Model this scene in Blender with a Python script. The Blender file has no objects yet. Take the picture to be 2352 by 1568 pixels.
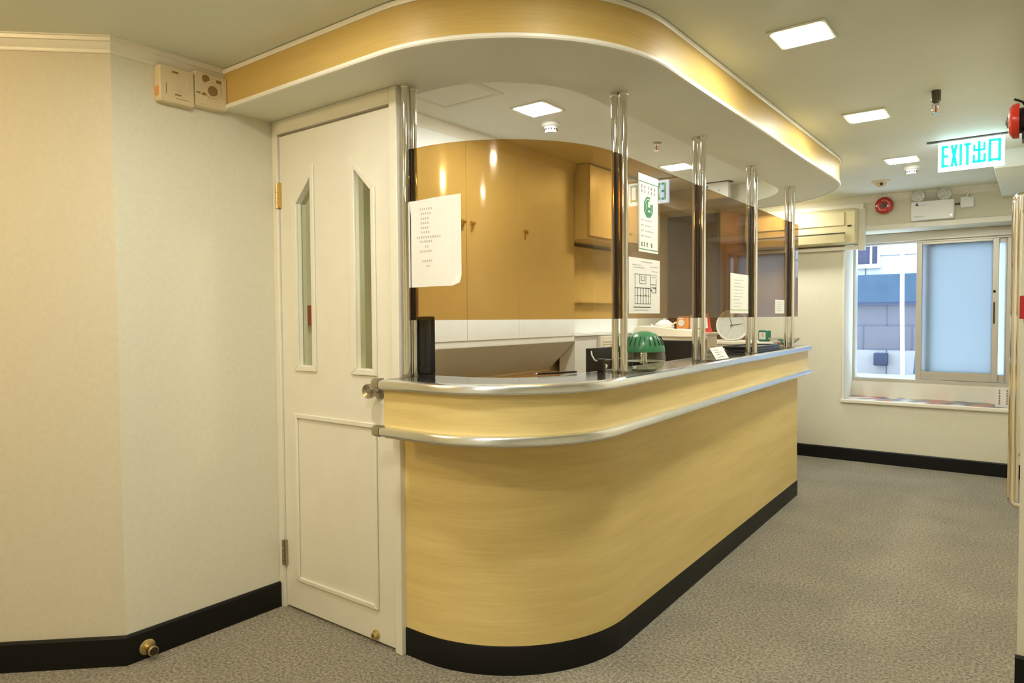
import bpy, bmesh, math, random
from mathutils import Vector, Matrix
PI = math.pi
rnd = random.Random(7)
S = bpy.context.scene
COL = S.collection

# ------------------------------------------------------------------ materials
def srgb(r, g, b):
    f = lambda c: (c/255/12.92) if c/255 <= .04045 else ((c/255+.055)/1.055)**2.4
    return (f(r), f(g), f(b), 1)

def new_mat(name):
    m = bpy.data.materials.new(name); m.use_nodes = True
    nt = m.node_tree
    return m, nt, nt.nodes['Principled BSDF'], nt.nodes['Material Output']

def plain(name, col, rough=.5, metal=0., spec=.5, coat=0., bump=0., bscale=300., var=0., vscale=8.):
    m, nt, p, out = new_mat(name)
    col = tuple(col)[:3] + (1,)
    p.inputs['Base Color'].default_value = col
    p.inputs['Roughness'].default_value = rough
    p.inputs['Metallic'].default_value = metal
    p.inputs['Specular IOR Level'].default_value = spec
    p.inputs['Coat Weight'].default_value = coat
    tc = nt.nodes.new('ShaderNodeTexCoord')
    n = nt.nodes.new('ShaderNodeTexNoise'); n.inputs['Scale'].default_value = vscale; n.inputs['Detail'].default_value = 3
    nt.links.new(tc.outputs['Object'], n.inputs['Vector'])
    v = max(var, .02)
    r = nt.nodes.new('ShaderNodeValToRGB')
    r.color_ramp.elements[0].position = .3; r.color_ramp.elements[1].position = .7
    r.color_ramp.elements[0].color = tuple(c*(1-v) for c in col[:3]) + (1,)
    r.color_ramp.elements[1].color = tuple(min(1, c*(1+v)) for c in col[:3]) + (1,)
    nt.links.new(n.outputs['Fac'], r.inputs['Fac']); nt.links.new(r.outputs['Color'], p.inputs['Base Color'])
    if bump:
        b = nt.nodes.new('ShaderNodeBump'); b.inputs['Strength'].default_value = bump; b.inputs['Distance'].default_value = .002
        n2 = nt.nodes.new('ShaderNodeTexNoise'); n2.inputs['Scale'].default_value = bscale; n2.inputs['Detail'].default_value = 2
        nt.links.new(tc.outputs['Object'], n2.inputs['Vector'])
        nt.links.new(n2.outputs['Fac'], b.inputs['Height']); nt.links.new(b.outputs['Normal'], p.inputs['Normal'])
    return m

def wood(name, c0, c1, rough=.4, uv=True):
    m, nt, p, out = new_mat(name)
    tc = nt.nodes.new('ShaderNodeTexCoord')
    mp = nt.nodes.new('ShaderNodeMapping')
    nt.links.new(tc.outputs['UV' if uv else 'Object'], mp.inputs['Vector'])
    mp.inputs['Scale'].default_value = (4.5, 170, 1) if uv else (4.5, 4.5, 170)
    n = nt.nodes.new('ShaderNodeTexNoise'); n.inputs['Scale'].default_value = 1; n.inputs['Detail'].default_value = 6
    n.inputs['Roughness'].default_value = .65; n.inputs['Distortion'].default_value = .3
    nt.links.new(mp.outputs['Vector'], n.inputs['Vector'])
    mp2 = nt.nodes.new('ShaderNodeMapping'); nt.links.new(tc.outputs['UV' if uv else 'Object'], mp2.inputs['Vector'])
    mp2.inputs['Scale'].default_value = (1.2, 14, 1) if uv else (1.2, 1.2, 14)
    n2 = nt.nodes.new('ShaderNodeTexNoise'); n2.inputs['Scale'].default_value = 1; n2.inputs['Detail'].default_value = 3
    nt.links.new(mp2.outputs['Vector'], n2.inputs['Vector'])
    mx = nt.nodes.new('ShaderNodeMath'); mx.operation = 'ADD'
    nt.links.new(n.outputs['Fac'], mx.inputs[0]); nt.links.new(n2.outputs['Fac'], mx.inputs[1])
    ml = nt.nodes.new('ShaderNodeMath'); ml.operation = 'MULTIPLY'; ml.inputs[1].default_value = .5
    nt.links.new(mx.outputs[0], ml.inputs[0])
    r = nt.nodes.new('ShaderNodeValToRGB')
    r.color_ramp.elements[0].position = .33; r.color_ramp.elements[1].position = .66
    r.color_ramp.elements[0].color = c0[:3] + (1,); r.color_ramp.elements[1].color = c1[:3] + (1,)
    nt.links.new(ml.outputs[0], r.inputs['Fac']); nt.links.new(r.outputs['Color'], p.inputs['Base Color'])
    p.inputs['Roughness'].default_value = rough
    b = nt.nodes.new('ShaderNodeBump'); b.inputs['Strength'].default_value = .08; b.inputs['Distance'].default_value = .001
    nt.links.new(n.outputs['Fac'], b.inputs['Height']); nt.links.new(b.outputs['Normal'], p.inputs['Normal'])
    return m

def emit(name, col, s):
    m, nt, p, out = new_mat(name)
    p.inputs['Base Color'].default_value = tuple(col)[:3] + (1,)
    p.inputs['Emission Color'].default_value = tuple(col)[:3] + (1,)
    p.inputs['Emission Strength'].default_value = s
    return m

def sheet_glass(name, tint, ior=1.5, rough=.0, haze=0.):
    """clear or tinted sheet: transmits with a tint, reflects by Fresnel"""
    m = bpy.data.materials.new(name); m.use_nodes = True
    nt = m.node_tree; nt.nodes.clear()
    out = nt.nodes.new('ShaderNodeOutputMaterial')
    tr = nt.nodes.new('ShaderNodeBsdfTransparent'); tr.inputs['Color'].default_value = tuple(tint)[:3] + (1,)
    gl = nt.nodes.new('ShaderNodeBsdfGlossy'); gl.inputs['Roughness'].default_value = rough
    fr = nt.nodes.new('ShaderNodeFresnel'); fr.inputs['IOR'].default_value = ior
    mx = nt.nodes.new('ShaderNodeMixShader')
    # same reflectance on either face of the sheet (the light is not bent inside it)
    ge = nt.nodes.new('ShaderNodeNewGeometry'); mr = nt.nodes.new('ShaderNodeMapRange')
    mr.inputs['To Min'].default_value = ior; mr.inputs['To Max'].default_value = 1/ior
    nt.links.new(ge.outputs['Backfacing'], mr.inputs['Value']); nt.links.new(mr.outputs['Result'], fr.inputs['IOR'])
    nt.links.new(fr.outputs[0], mx.inputs[0]); nt.links.new(tr.outputs[0], mx.inputs[1]); nt.links.new(gl.outputs[0], mx.inputs[2])
    last = mx
    if haze:
        tl = nt.nodes.new('ShaderNodeBsdfTranslucent'); tl.inputs['Color'].default_value = tuple(tint)[:3] + (1,)
        m2 = nt.nodes.new('ShaderNodeMixShader'); m2.inputs[0].default_value = haze
        nt.links.new(mx.outputs[0], m2.inputs[1]); nt.links.new(tl.outputs[0], m2.inputs[2]); last = m2
    nt.links.new(last.outputs[0], out.inputs['Surface'])
    return m

def carpet_mat():
    m, nt, p, out = new_mat('carpet')
    tc = nt.nodes.new('ShaderNodeTexCoord')
    n = nt.nodes.new('ShaderNodeTexNoise'); n.inputs['Scale'].default_value = 85; n.inputs['Detail'].default_value = 5; n.inputs['Roughness'].default_value = .75
    n2 = nt.nodes.new('ShaderNodeTexNoise'); n2.inputs['Scale'].default_value = 2.5; n2.inputs['Detail'].default_value = 3
    v = nt.nodes.new('ShaderNodeTexVoronoi'); v.inputs['Scale'].default_value = 130
    for k in (n, n2, v): nt.links.new(tc.outputs['Object'], k.inputs['Vector'])
    r = nt.nodes.new('ShaderNodeValToRGB')
    r.color_ramp.elements[0].position = .38; r.color_ramp.elements[1].position = .63
    r.color_ramp.elements[0].color = (.115, .10, .072, 1); r.color_ramp.elements[1].color = (.43, .395, .305, 1)
    nt.links.new(n.outputs['Fac'], r.inputs['Fac'])
    r2 = nt.nodes.new('ShaderNodeValToRGB')
    r2.color_ramp.elements[0].position = .35; r2.color_ramp.elements[1].position = .65
    r2.color_ramp.elements[0].color = (.88, .87, .86, 1); r2.color_ramp.elements[1].color = (1.05, 1.03, 1, 1)
    nt.links.new(n2.outputs['Fac'], r2.inputs['Fac'])
    mx = nt.nodes.new('ShaderNodeMixRGB'); mx.blend_type = 'MULTIPLY'; mx.inputs[0].default_value = 1
    nt.links.new(r.outputs['Color'], mx.inputs[1]); nt.links.new(r2.outputs['Color'], mx.inputs[2])
    nt.links.new(mx.outputs[0], p.inputs['Base Color'])
    p.inputs['Roughness'].default_value = .95; p.inputs['Specular IOR Level'].default_value = .1
    p.inputs['Sheen Weight'].default_value = .2
    b = nt.nodes.new('ShaderNodeBump'); b.inputs['Strength'].default_value = .7; b.inputs['Distance'].default_value = .006
    nt.links.new(v.outputs['Distance'], b.inputs['Height']); nt.links.new(b.outputs['Normal'], p.inputs['Normal'])
    return m

def tile_sill_mat():
    """harlequin strips of printed triangles in mixed dull colours"""
    m, nt, p, out = new_mat('sill_tiles')
    tc = nt.nodes.new('ShaderNodeTexCoord')
    mp = nt.nodes.new('ShaderNodeMapping'); mp.inputs['Rotation'].default_value = (0, 0, PI/4); mp.inputs['Scale'].default_value = (11, 11, 11)
    nt.links.new(tc.outputs['Object'], mp.inputs['Vector'])
    fl = nt.nodes.new('ShaderNodeVectorMath'); fl.operation = 'FLOOR'
    nt.links.new(mp.outputs['Vector'], fl.inputs[0])
    wn = nt.nodes.new('ShaderNodeTexWhiteNoise'); nt.links.new(fl.outputs['Vector'], wn.inputs['Vector'])
    r = nt.nodes.new('ShaderNodeValToRGB'); r.color_ramp.interpolation = 'CONSTANT'
    cs = [(.05, .05, .08), (.62, .6, .58), (.45, .12, .08), (.15, .2, .35), (.7, .68, .62), (.25, .2, .12)]
    el = r.color_ramp.elements
    el[0].color = cs[0] + (1,); el[0].position = 0; el[1].position = 1/6; el[1].color = cs[1] + (1,)
    for i in range(2, 6):
        e = el.new(i/6); e.color = cs[i] + (1,)
    nt.links.new(wn.outputs['Value'], r.inputs['Fac']); nt.links.new(r.outputs['Color'], p.inputs['Base Color'])
    p.inputs['Roughness'].default_value = .3
    return m

M = {}
M['wall'] = plain('cream_wallpaper', (.75, .715, .565), .75, bump=.15, bscale=420, var=.025, vscale=60, spec=.25)
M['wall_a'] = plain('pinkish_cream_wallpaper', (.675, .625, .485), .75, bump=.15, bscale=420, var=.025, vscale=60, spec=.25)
M['paint'] = plain('cream_paint', (.825, .785, .66), .35, var=.02)
M['ceil'] = plain('ceiling_paint', (.76, .785, .67), .6, var=.02, vscale=3)
M['officeceil_lit'] = plain('office_ceiling_lit', (.86, .85, .74), .6, var=.02, vscale=3)  # ceiling colour lightened to stand in for the brighter light in the office
M['soffit'] = plain('soffit_paint', (.77, .76, .63), .55, var=.02, vscale=3)
M['trim'] = plain('trim_paint', (.85, .81, .69), .35)
M['white'] = plain('white_paint', (.83, .85, .82), .4)
M['wood'] = wood('light_oak_laminate', (.70, .52, .19, 1), (.85, .665, .285, 1), .42)
M['wood_f'] = wood('honey_oak_fascia', (.53, .35, .09, 1), (.645, .45, .145, 1), .42)
M['walnut'] = wood('dark_brown_veneer', (.10, .042, .012, 1), (.17, .075, .022, 1), .4, uv=False)
M['wood_o'] = wood('tan_panel_laminate', (.64, .47, .25, 1), (.72, .55, .31, 1), .5, uv=False)
M['black'] = plain('black_skirting', (.005, .0045, .004), .45, spec=.3)
M['blackgloss'] = plain('black_laminate_top', (.02, .019, .017), .12, spec=.6)
M['blackplastic'] = plain('black_plastic', (.012, .012, .013), .3)
M['mattblack'] = plain('matt_black', (.012, .009, .007), .5)
M['steel'] = plain('brushed_steel', (.86, .89, .93), .24, metal=1)
M['chrome'] = plain('chrome_tube', (.82, .80, .76), .07, metal=1)
M['dullsteel'] = plain('worn_steel_cap', (.45, .40, .31), .35, metal=1)
M['brass'] = plain('aged_brass', (.72, .58, .30), .28, metal=1)
M['hinge_b'] = plain('painted_brass_hinge', (.62, .45, .20), .4, metal=1)
M['darkmetal'] = plain('dark_cast_metal', (.10, .095, .07), .5, metal=.6)
M['alu'] = plain('anodised_aluminium', (.60, .56, .48), .38, metal=.55)
M['amber'] = sheet_glass('amber_tinted_acrylic', (.665, .51, .30), 1.65, .02)
M['amber_c'] = sheet_glass('amber_tinted_scuffed_acrylic', (.755, .58, .30), 1.55, .09)
M['clear'] = sheet_glass('clear_glass', (.95, .97, .95), 1.5)
M['doorglass'] = sheet_glass('pale_green_glass', (.86, .88, .78), 1.5, .03)
M['acrylic'] = sheet_glass('clear_acrylic', (.95, .95, .93), 1.5)
M['frost'] = sheet_glass('frosted_glass', (.69, .705, .70), 1.3, .2, haze=.90)
M['carpet'] = carpet_mat()
M['sill'] = tile_sill_mat()
M['lamp'] = emit('lamp_diffuser', (1, .98, .86), 146)
M['warmfill'] = emit('warm_fill_globe', (1, .72, .36), 120)
M['signwhite'] = emit('lit_sign_face', (.68, .83, 1), 5)
M['signgreen'] = emit('lit_sign_green', (.01, .80, .56), .95)
M['paper'] = plain('white_paper', (.82, .80, .74), .7)
M['paperline'] = plain('grey_print', (.50, .48, .44), .7)
M['ink'] = plain('dark_print', (.08, .08, .075), .7)
M['greenink'] = plain('green_print', (.03, .22, .09), .6)
M['palegreen'] = plain('pale_green_print', (.55, .68, .38), .6)
M['red'] = plain('signal_red', (.46, .022, .014), .22, coat=.4)
M['redmat'] = plain('red_card', (.70, .07, .03), .5)
M['redsign'] = plain('red_plate', (.50, .02, .012), .4)
M['orange'] = plain('orange_print', (.75, .30, .08), .45)
M['whiteplastic'] = plain('white_plastic', (.86, .85, .82), .3)
M['creamplastic'] = plain('aged_cream_plastic', (.72, .60, .37), .4)
M['acplastic'] = plain('yellowed_plastic', (.72, .64, .38), .35)
M['dark'] = plain('dark_slot', (.03, .022, .012), .6)
M['brownslot'] = plain('brown_recess', (.28, .17, .05), .6)
M['green'] = plain('green_plastic', (.045, .20, .085), .3)
M['greenclock'] = plain('dark_green_plastic', (.02, .17, .09), .3)
M['water'] = sheet_glass('water', (.86, .88, .82), 1.33)
M['cloth'] = plain('cream_cloth', (.86, .80, .66), .85, bump=.3, bscale=200)
M['blue'] = plain('blue_print', (.02, .12, .30), .5)
M['silver'] = plain('lamp_reflector', (.85, .85, .82), .16, metal=1)
M['lens'] = plain('pressed_lens', (.58, .59, .56), .1, coat=.6, var=.25, vscale=90)
M['slate'] = plain('grey_underside', (.80, .79, .74), .6)
M['facade_w'] = plain('white_render', (.42, .41, .40), .7, var=.03, vscale=2)
M['facade_b'] = plain('blue_grey_band', (.031, .058, .09), .6, var=.15, vscale=4)
M['facade_t'] = plain('grey_stone_tile', (.108, .098, .108), .5, var=.06, vscale=3)
M['facade_l'] = plain('pale_stone_tile', (.285, .265, .255), .5, var=.04, vscale=3)
M['joint'] = plain('tile_joint', (.08, .09, .14), .7)
M['extglass'] = plain('dark_window_glass', (.045, .04, .07), .1)
M['navy'] = plain('navy_box', (.02, .027, .055), .5)
M['pink'] = plain('pink_wrapper', (.62, .30, .32), .35)
M['greenwrap'] = plain('green_wrapper', (.12, .32, .18), .35)
M['clockface'] = plain('clock_dial', (.64, .645, .59), .5)

# ------------------------------------------------------------------ mesh helpers
class MB:
    def __init__(s):
        s.bm = bmesh.new(); s.uv = s.bm.loops.layers.uv.new('UVMap')
    def face(s, vs, uvs=None):
        try: f = s.bm.faces.new(vs)
        except ValueError: return None
        if uvs:
            for l, u in zip(f.loops, uvs): l[s.uv].uv = u
        return f
    def box(s, x0, x1, y0, y1, z0, z1, rot=0., piv=None, mat=None):
        P = [Vector((x, y, z)) for z in (z0, z1) for y in (y0, y1) for x in (x0, x1)]
        if rot:
            c = Vector(piv) if piv else Vector(((x0+x1)/2, (y0+y1)/2, 0))
            R = Matrix.Rotation(rot, 4, 'Z')
            P = [R @ (p-c) + c for p in P]
        if mat: P = [mat @ p for p in P]
        v = [s.bm.verts.new(p) for p in P]
        for q in ((0, 2, 3, 1), (4, 5, 7, 6), (0, 1, 5, 4), (1, 3, 7, 5), (3, 2, 6, 7), (2, 0, 4, 6)):
            s.face([v[i] for i in q])
        return s
    def lathe(s, prof, o, axis=(0, 0, 1), seg=32):
        """prof: (radius, height) along axis from o"""
        a = Vector(axis).normalized()
        b = a.orthogonal().normalized(); c = a.cross(b); o = Vector(o)
        rings = []
        for r, h in prof:
            if r < 1e-6: rings.append([s.bm.verts.new(o + a*h)])
            else: rings.append([s.bm.verts.new(o + a*h + (b*math.cos(t)+c*math.sin(t))*r) for t in [2*PI*i/seg for i in range(seg)]])
        for A, B in zip(rings, rings[1:]):
            for i in range(seg):
                j = (i+1) % seg
                if len(A) == 1 and len(B) == 1: continue
                if len(A) == 1: s.face([A[0], B[i], B[j]])
                elif len(B) == 1: s.face([A[i], A[j], B[0]][::-1] and [A[i], A[j], B[0]])
                else: s.face([A[i], A[j], B[j], B[i]])
        if len(rings[0]) > 1: s.face(rings[0][::-1])
        if len(rings[-1]) > 1: s.face(rings[-1])
        return s
    def cyl(s, p, q, r, seg=24, r2=None):
        p, q = Vector(p), Vector(q)
        return s.lathe([(r, 0), (r if r2 is None else r2, (q-p).length)], p, q-p, seg)
    def tube(s, pts, r, seg=12):
        pts = [Vector(p) for p in pts]; n = len(pts); rings = []
        prev = None
        for i, p in enumerate(pts):
            d = (pts[min(i+1, n-1)] - pts[max(i-1, 0)]).normalized()
            if prev is None: b = d.orthogonal().normalized()
            else: b = (prev - d*prev.dot(d)).normalized()
            prev = b; c = d.cross(b)
            rings.append([s.bm.verts.new(p + (b*math.cos(t)+c*math.sin(t))*r) for t in [2*PI*k/seg for k in range(seg)]])
        for A, B in zip(rings, rings[1:]):
            for k in range(seg):
                j = (k+1) % seg; s.face([A[k], A[j], B[j], B[k]])
        s.face(rings[0][::-1]); s.face(rings[-1])
        return s
    def prism(s, poly, z0, z1):
        a = [s.bm.verts.new((x, y, z0)) for x, y in poly]; b = [s.bm.verts.new((x, y, z1)) for x, y in poly]
        n = len(poly)
        s.face(a[::-1]); s.face(b)
        for i in range(n):
            j = (i+1) % n; s.face([a[i], a[j], b[j], b[i]])
        return s
    def extrude_poly(s, poly3, d):
        """closed 3-D polygon extruded by vector d"""
        d = Vector(d)
        a = [s.bm.verts.new(p) for p in poly3]; b = [s.bm.verts.new(Vector(p)+d) for p in poly3]
        n = len(a); s.face(a[::-1]); s.face(b)
        for i in range(n):
            j = (i+1) % n; s.face([a[i], a[j], b[j], b[i]])
        return s
    def sweep(s, path, prof, vz=True, closed=True):
        """sweep a closed (offset, z) profile along a plan path with mitred corners; u = length, v = height"""
        offs = miter(path)
        L = [0]
        for a, b in zip(path, path[1:]): L.append(L[-1] + math.hypot(b[0]-a[0], b[1]-a[1]))
        rings = []
        for (p, n) in zip(path, offs):
            rings.append([s.bm.verts.new((p[0]+n[0]*o, p[1]+n[1]*o, z)) for o, z in prof])
        m = len(prof)
        for i in range(len(path)-1):
            for k in range(m):
                j = (k+1) % m
                s.face([rings[i][k], rings[i+1][k], rings[i+1][j], rings[i][j]],
                       [(L[i], prof[k][1]), (L[i+1], prof[k][1]), (L[i+1], prof[j][1]), (L[i], prof[j][1])])
        s.face(rings[0]); s.face(rings[-1][::-1])
        return s
    def build(s, name, mat, parent=None, origin=None, bevel=0., smooth=True, seg=2):
        bm = s.bm
        bmesh.ops.recalc_face_normals(bm, faces=bm.faces)
        if parent is not None:
            r = parent
            while r.parent: r = r.parent
            off = Vector(r['_o']) if '_o' in r else r.location.copy()
        elif origin == 'world':
            off = Vector((0, 0, 0))
        elif origin is not None: off = Vector(origin)
        else:
            xs = [v.co for v in bm.verts]
            off = Vector(((min(p.x for p in xs)+max(p.x for p in xs))/2, (min(p.y for p in xs)+max(p.y for p in xs))/2, min(p.z for p in xs)))
        bmesh.ops.translate(bm, verts=bm.verts, vec=-off)
        for f in bm.faces: f.smooth = smooth
        for e in bm.edges:
            if len(e.link_faces) == 2 and e.calc_face_angle(0) > math.radians(32): e.smooth = False
        me = bpy.data.meshes.new(name); bm.to_mesh(me); bm.free()
        if isinstance(mat, str): mat = M[mat]
        me.materials.append(mat)
        o = bpy.data.objects.new(name, me); COL.objects.link(o)
        if parent is not None: o.parent = parent
        else: o.location = off
        if bevel:
            b = o.modifiers.new('bevel', 'BEVEL'); b.width = bevel; b.segments = seg; b.limit_method = 'ANGLE'; b.angle_limit = math.radians(40)
        return o

def miter(path):
    n = len(path); out = []
    for i in range(n):
        ns = []
        for a, b in ((i-1, i), (i, i+1)):
            if a < 0 or b >= n: continue
            dx, dy = path[b][0]-path[a][0], path[b][1]-path[a][1]; l = math.hypot(dx, dy)
            ns.append((dy/l, -dx/l))
        if len(ns) == 1: out.append(ns[0])
        else:
            x, y = ns[0][0]+ns[1][0], ns[0][1]+ns[1][1]
            k = 2/(x*x+y*y); out.append((x*k, y*k))
    return out
def offset(path, d):
    return [(p[0]+n[0]*d, p[1]+n[1]*d) for p, n in zip(path, miter(path))]
def arc(cx, cy, r, a0, a1, n):
    return [(cx+r*math.cos(math.radians(a0+(a1-a0)*i/n)), cy+r*math.sin(math.radians(a0+(a1-a0)*i/n))) for i in range(n+1)]
def line(p, q, n):
    return [(p[0]+(q[0]-p[0])*i/n, p[1]+(q[1]-p[1])*i/n) for i in range(n+1)]

def thing(name, loc, label=None, cat=None, group=None, kind=None):
    o = bpy.data.objects.new(name, None); COL.objects.link(o); o.empty_display_size = .05
    o.location = loc
    return tag(o, label, cat, group, kind)
def tag(o, label=None, cat=None, group=None, kind=None):
    if label: o['label'] = label
    if cat: o['category'] = cat
    if group: o['group'] = group
    if kind: o['kind'] = kind
    return o
def struct(name, mb, mat, **k):
    return tag(mb.build(name, mat, origin='world', **k), kind='structure')
def dup(root, loc, label, group=None, rotz=None):
    r = root.copy(); COL.objects.link(r); r.location = loc; r['label'] = label
    if group: r['group'] = group
    if rotz is not None: r.rotation_euler.z = rotz
    def rec(src, dst):
        for ch in list(src.children):
            c = ch.copy(); COL.objects.link(c); c.parent = dst; rec(ch, c)
    rec(root, r)
    return r
def ngon(cx, cz, r, n, a0=0):
    return [(cx+r*math.cos(a0+2*PI*i/n), cz+r*math.sin(a0+2*PI*i/n)) for i in range(n)]

# ------------------------------------------------------------------ key dimensions (metres)
ZC = 2.33          # ceiling
ZS = 2.172         # underside of the canopy over the counter
XL = -2.72         # left wall
YD = 1.832         # face of the staff door
YB = 6.71          # back wall
ZT = 1.08          # counter top

# ------------------------------------------------------------------ setting
struct('floor', MB().box(-5.2, 2.0, -2.2, 7.3, -.05, 0), 'carpet')
struct('ceiling', MB().box(-5.2, 2.0, -2.2, 7.3, ZC, ZC+.08), 'ceil')
P0 = (XL, 1.155); P1 = (-4.25, -.30)
struct('wall_left', MB().box(XL-.15, XL, 1.155, YB+.1, 0, ZC), 'wall')
dv = Vector((P1[0]-P0[0], P1[1]-P0[1])).normalized(); nv = Vector((dv.y, -dv.x)) * .12
if nv.x > 0: nv = -nv
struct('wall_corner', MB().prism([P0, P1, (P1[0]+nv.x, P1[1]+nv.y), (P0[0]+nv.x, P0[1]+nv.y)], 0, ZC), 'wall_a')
struct('wall_lobby', MB().box(-4.40, -4.25, -2.1, -.2, 0, ZC), 'wall')
struct('wall_front', MB().box(-4.4, 1.75, -2.15, -2.0, 0, ZC), 'wall')
w = MB(); w.box(1.6, 1.75, -2.1, 3.1, 0, ZC); w.box(-.04, 1.7, 2.95, 3.1, 0, ZC); w.box(-.04, .15, 3.1, YB+.1, 0, ZC)
struct('wall_right', w, 'wall')
# back wall with the window opening
WX0, WX1, WZ0, WZ1 = -1.372, -.17, .552, 2.03
w = MB()
w.box(XL, WX0, YB, YB+.5, 0, ZC); w.box(WX1, 0, YB, YB+.5, 0, ZC)
w.box(WX0, WX1, YB, YB+.5, 0, WZ0-.012); w.box(WX0, WX1, YB, YB+.5, WZ1, ZC)
struct('wall_back', w, 'wall')
def base_run(path, name):  # black skirting with a rounded top
    struct(name, MB().sweep(path, [(0, 0), (.014, 0), (.014, .104), (.009, .112), (0, .112)]), 'black')
base_run([P1, P0, (XL, YD-.013)], 'baseboard_left')
base_run([(-1.9, YB), (-.04, YB)], 'baseboard_back')
base_run([(-.045, 2.95), (1.6, 2.95)], 'baseboard_right')
CR = [(0, ZC-.055), (.006, ZC-.055), (.009, ZC-.048), (.009, ZC-.043), (.020, ZC-.030), (.024, ZC-.020), (.030, ZC-.018), (.032, ZC-.006), (.036, ZC-.004), (.036, ZC), (0, ZC)]
struct('trim_1', MB().sweep([P1, P0, (XL, 1.60)], CR), 'trim')
struct('trim_2', MB().sweep([(-.04, YB), (XL, YB)][::-1], CR), 'trim')
struct('trim_3', MB().box(-.235, -.04, 5.33, YB, 2.215, ZC), 'ceil', bevel=.004)      # boxed beam in the far corner

# staff door -------------------------------------------------------
door = thing('door_1', (-2.32, YD, 0), kind='structure', label='cream staff door with two slanted glass slots', cat='door')
fr = MB()
fr.box(XL, -2.684, YD-.012, YD+.10, 0, ZS); fr.box(-1.965, -1.925, YD-.012, YD+.10, 0, ZS); fr.box(-2.684, -1.965, YD-.012, YD+.10, 2.112, ZS)
fr.box(-2.684, -1.965, YD+.028, YD+.06, 2.09, 2.112)
frame = fr.build('door_frame', 'paint', door, bevel=.003)
# leaf: front polygon with two slots, built from strips
SL = [(-2.556, -2.459, 1.797, 1.90), (-2.176, -2.079, 1.895, 1.80)]       # x0, x1, top at x0, top at x1 ; bottom 1.098
lf = MB()
X0, X1, ZA, ZB = -2.680, -1.968, .012, 2.102
y0, y1 = YD, YD+.042
def slab(poly): lf.extrude_poly([(x, y0, z) for x, z in poly], (0, y1-y0, 0))
zb = 1.098
slab([(X0, ZA), (X1, ZA), (X1, zb), (X0, zb)])
slab([(X0, zb), (SL[0][0], zb), (SL[0][0], ZB), (X0, ZB)])
slab([(SL[0][1], zb), (SL[1][0], zb), (SL[1][0], ZB), (SL[0][1], ZB)])
slab([(SL[1][1], zb), (X1, zb), (X1, ZB), (SL[1][1], ZB)])
for a, b, za, zb_ in SL: slab([(a, za), (b, zb_), (b, ZB), (a, ZB)])
leaf = lf.build('door_leaf', 'paint', door)
for a, b, za, zb_ in SL:
    MB().extrude_poly([(a, YD+.018, zb), (b, YD+.018, zb), (b, YD+.018, zb_), (a, YD+.018, za)], (0, .005, 0)).build('glass_pane', 'doorglass', leaf)
    g = .032
    outer = [(a-g, zb-.024), (b+g*.7, zb-.024), (b+g*.7, zb_+(.055 if zb_ > za else .02)), (a-g, za+(.02 if zb_ > za else .055))]
    if zb_ < za: outer = [(a-g, zb-.024), (b+g*.7, zb-.024), (b+g*.7, zb_+.015), (a-g, za+.055)]
    inner = [(a, zb), (b, zb), (b, zb_), (a, za)]
    mo = MB()
    for i in range(4):
        j = (i+1) % 4
        mo.extrude_poly([(outer[i][0], YD-.010, outer[i][1]), (outer[j][0], YD-.010, outer[j][1]), (inner[j][0], YD-.010, inner[j][1]), (inner[i][0], YD-.010, inner[i][1])], (0, .010, 0))
    mo.build('slot_moulding', 'paint', leaf, bevel=.003)
mo = MB()
a, b, c, d = -2.597, -2.064, .140, .887; g = .022
o4 = [(a, c), (b, c), (b, d), (a, d)]; i4 = [(a+g, c+g), (b-g, c+g), (b-g, d-g), (a+g, d-g)]
for i in range(4):
    j = (i+1) % 4
    mo.extrude_poly([(o4[i][0], YD-.011, o4[i][1]), (o4[j][0], YD-.011, o4[j][1]), (i4[j][0], YD-.011, i4[j][1]), (i4[i][0], YD-.011, i4[i][1])], (0, .011, 0))
mo.build('panel_moulding', 'paint', leaf, bevel=.005, seg=3)
for z, m in ((1.845, 'hinge_b'), (.252, 'dullsteel')):
    h = MB()
    for k in range(5): h.cyl((-2.6835, YD-.014, z-.056+k*.0225), (-2.6835, YD-.014, z-.056+k*.0225+.021), .0075, 16)
    h.box(-2.697, -2.669, YD-.013, YD+.001, z-.055, z+.055)
    h.build('hinge', m, door)
kn = MB().lathe([(.036, 0), (.036, .004), (.030, .009), (.013, .012), (.012, .030), (.015, .034), (.028, .046), (.0285, .062), (.026, .068), (.010, .060), (.004, .062), (0, .062)], (-2.046, YD, 1.020), (0, -1, 0), 40)
kn.build('door_knob', 'dullsteel', leaf)
ct = MB().lathe([(.019, 0), (.019, .006), (.012, .010), (.012, .022), (.006, .022), (.005, .012), (0, .012)], (-2.083, YD, .038), (0, -1, 0), 28)
ct.build('door_catch', 'brass', leaf)

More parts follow.
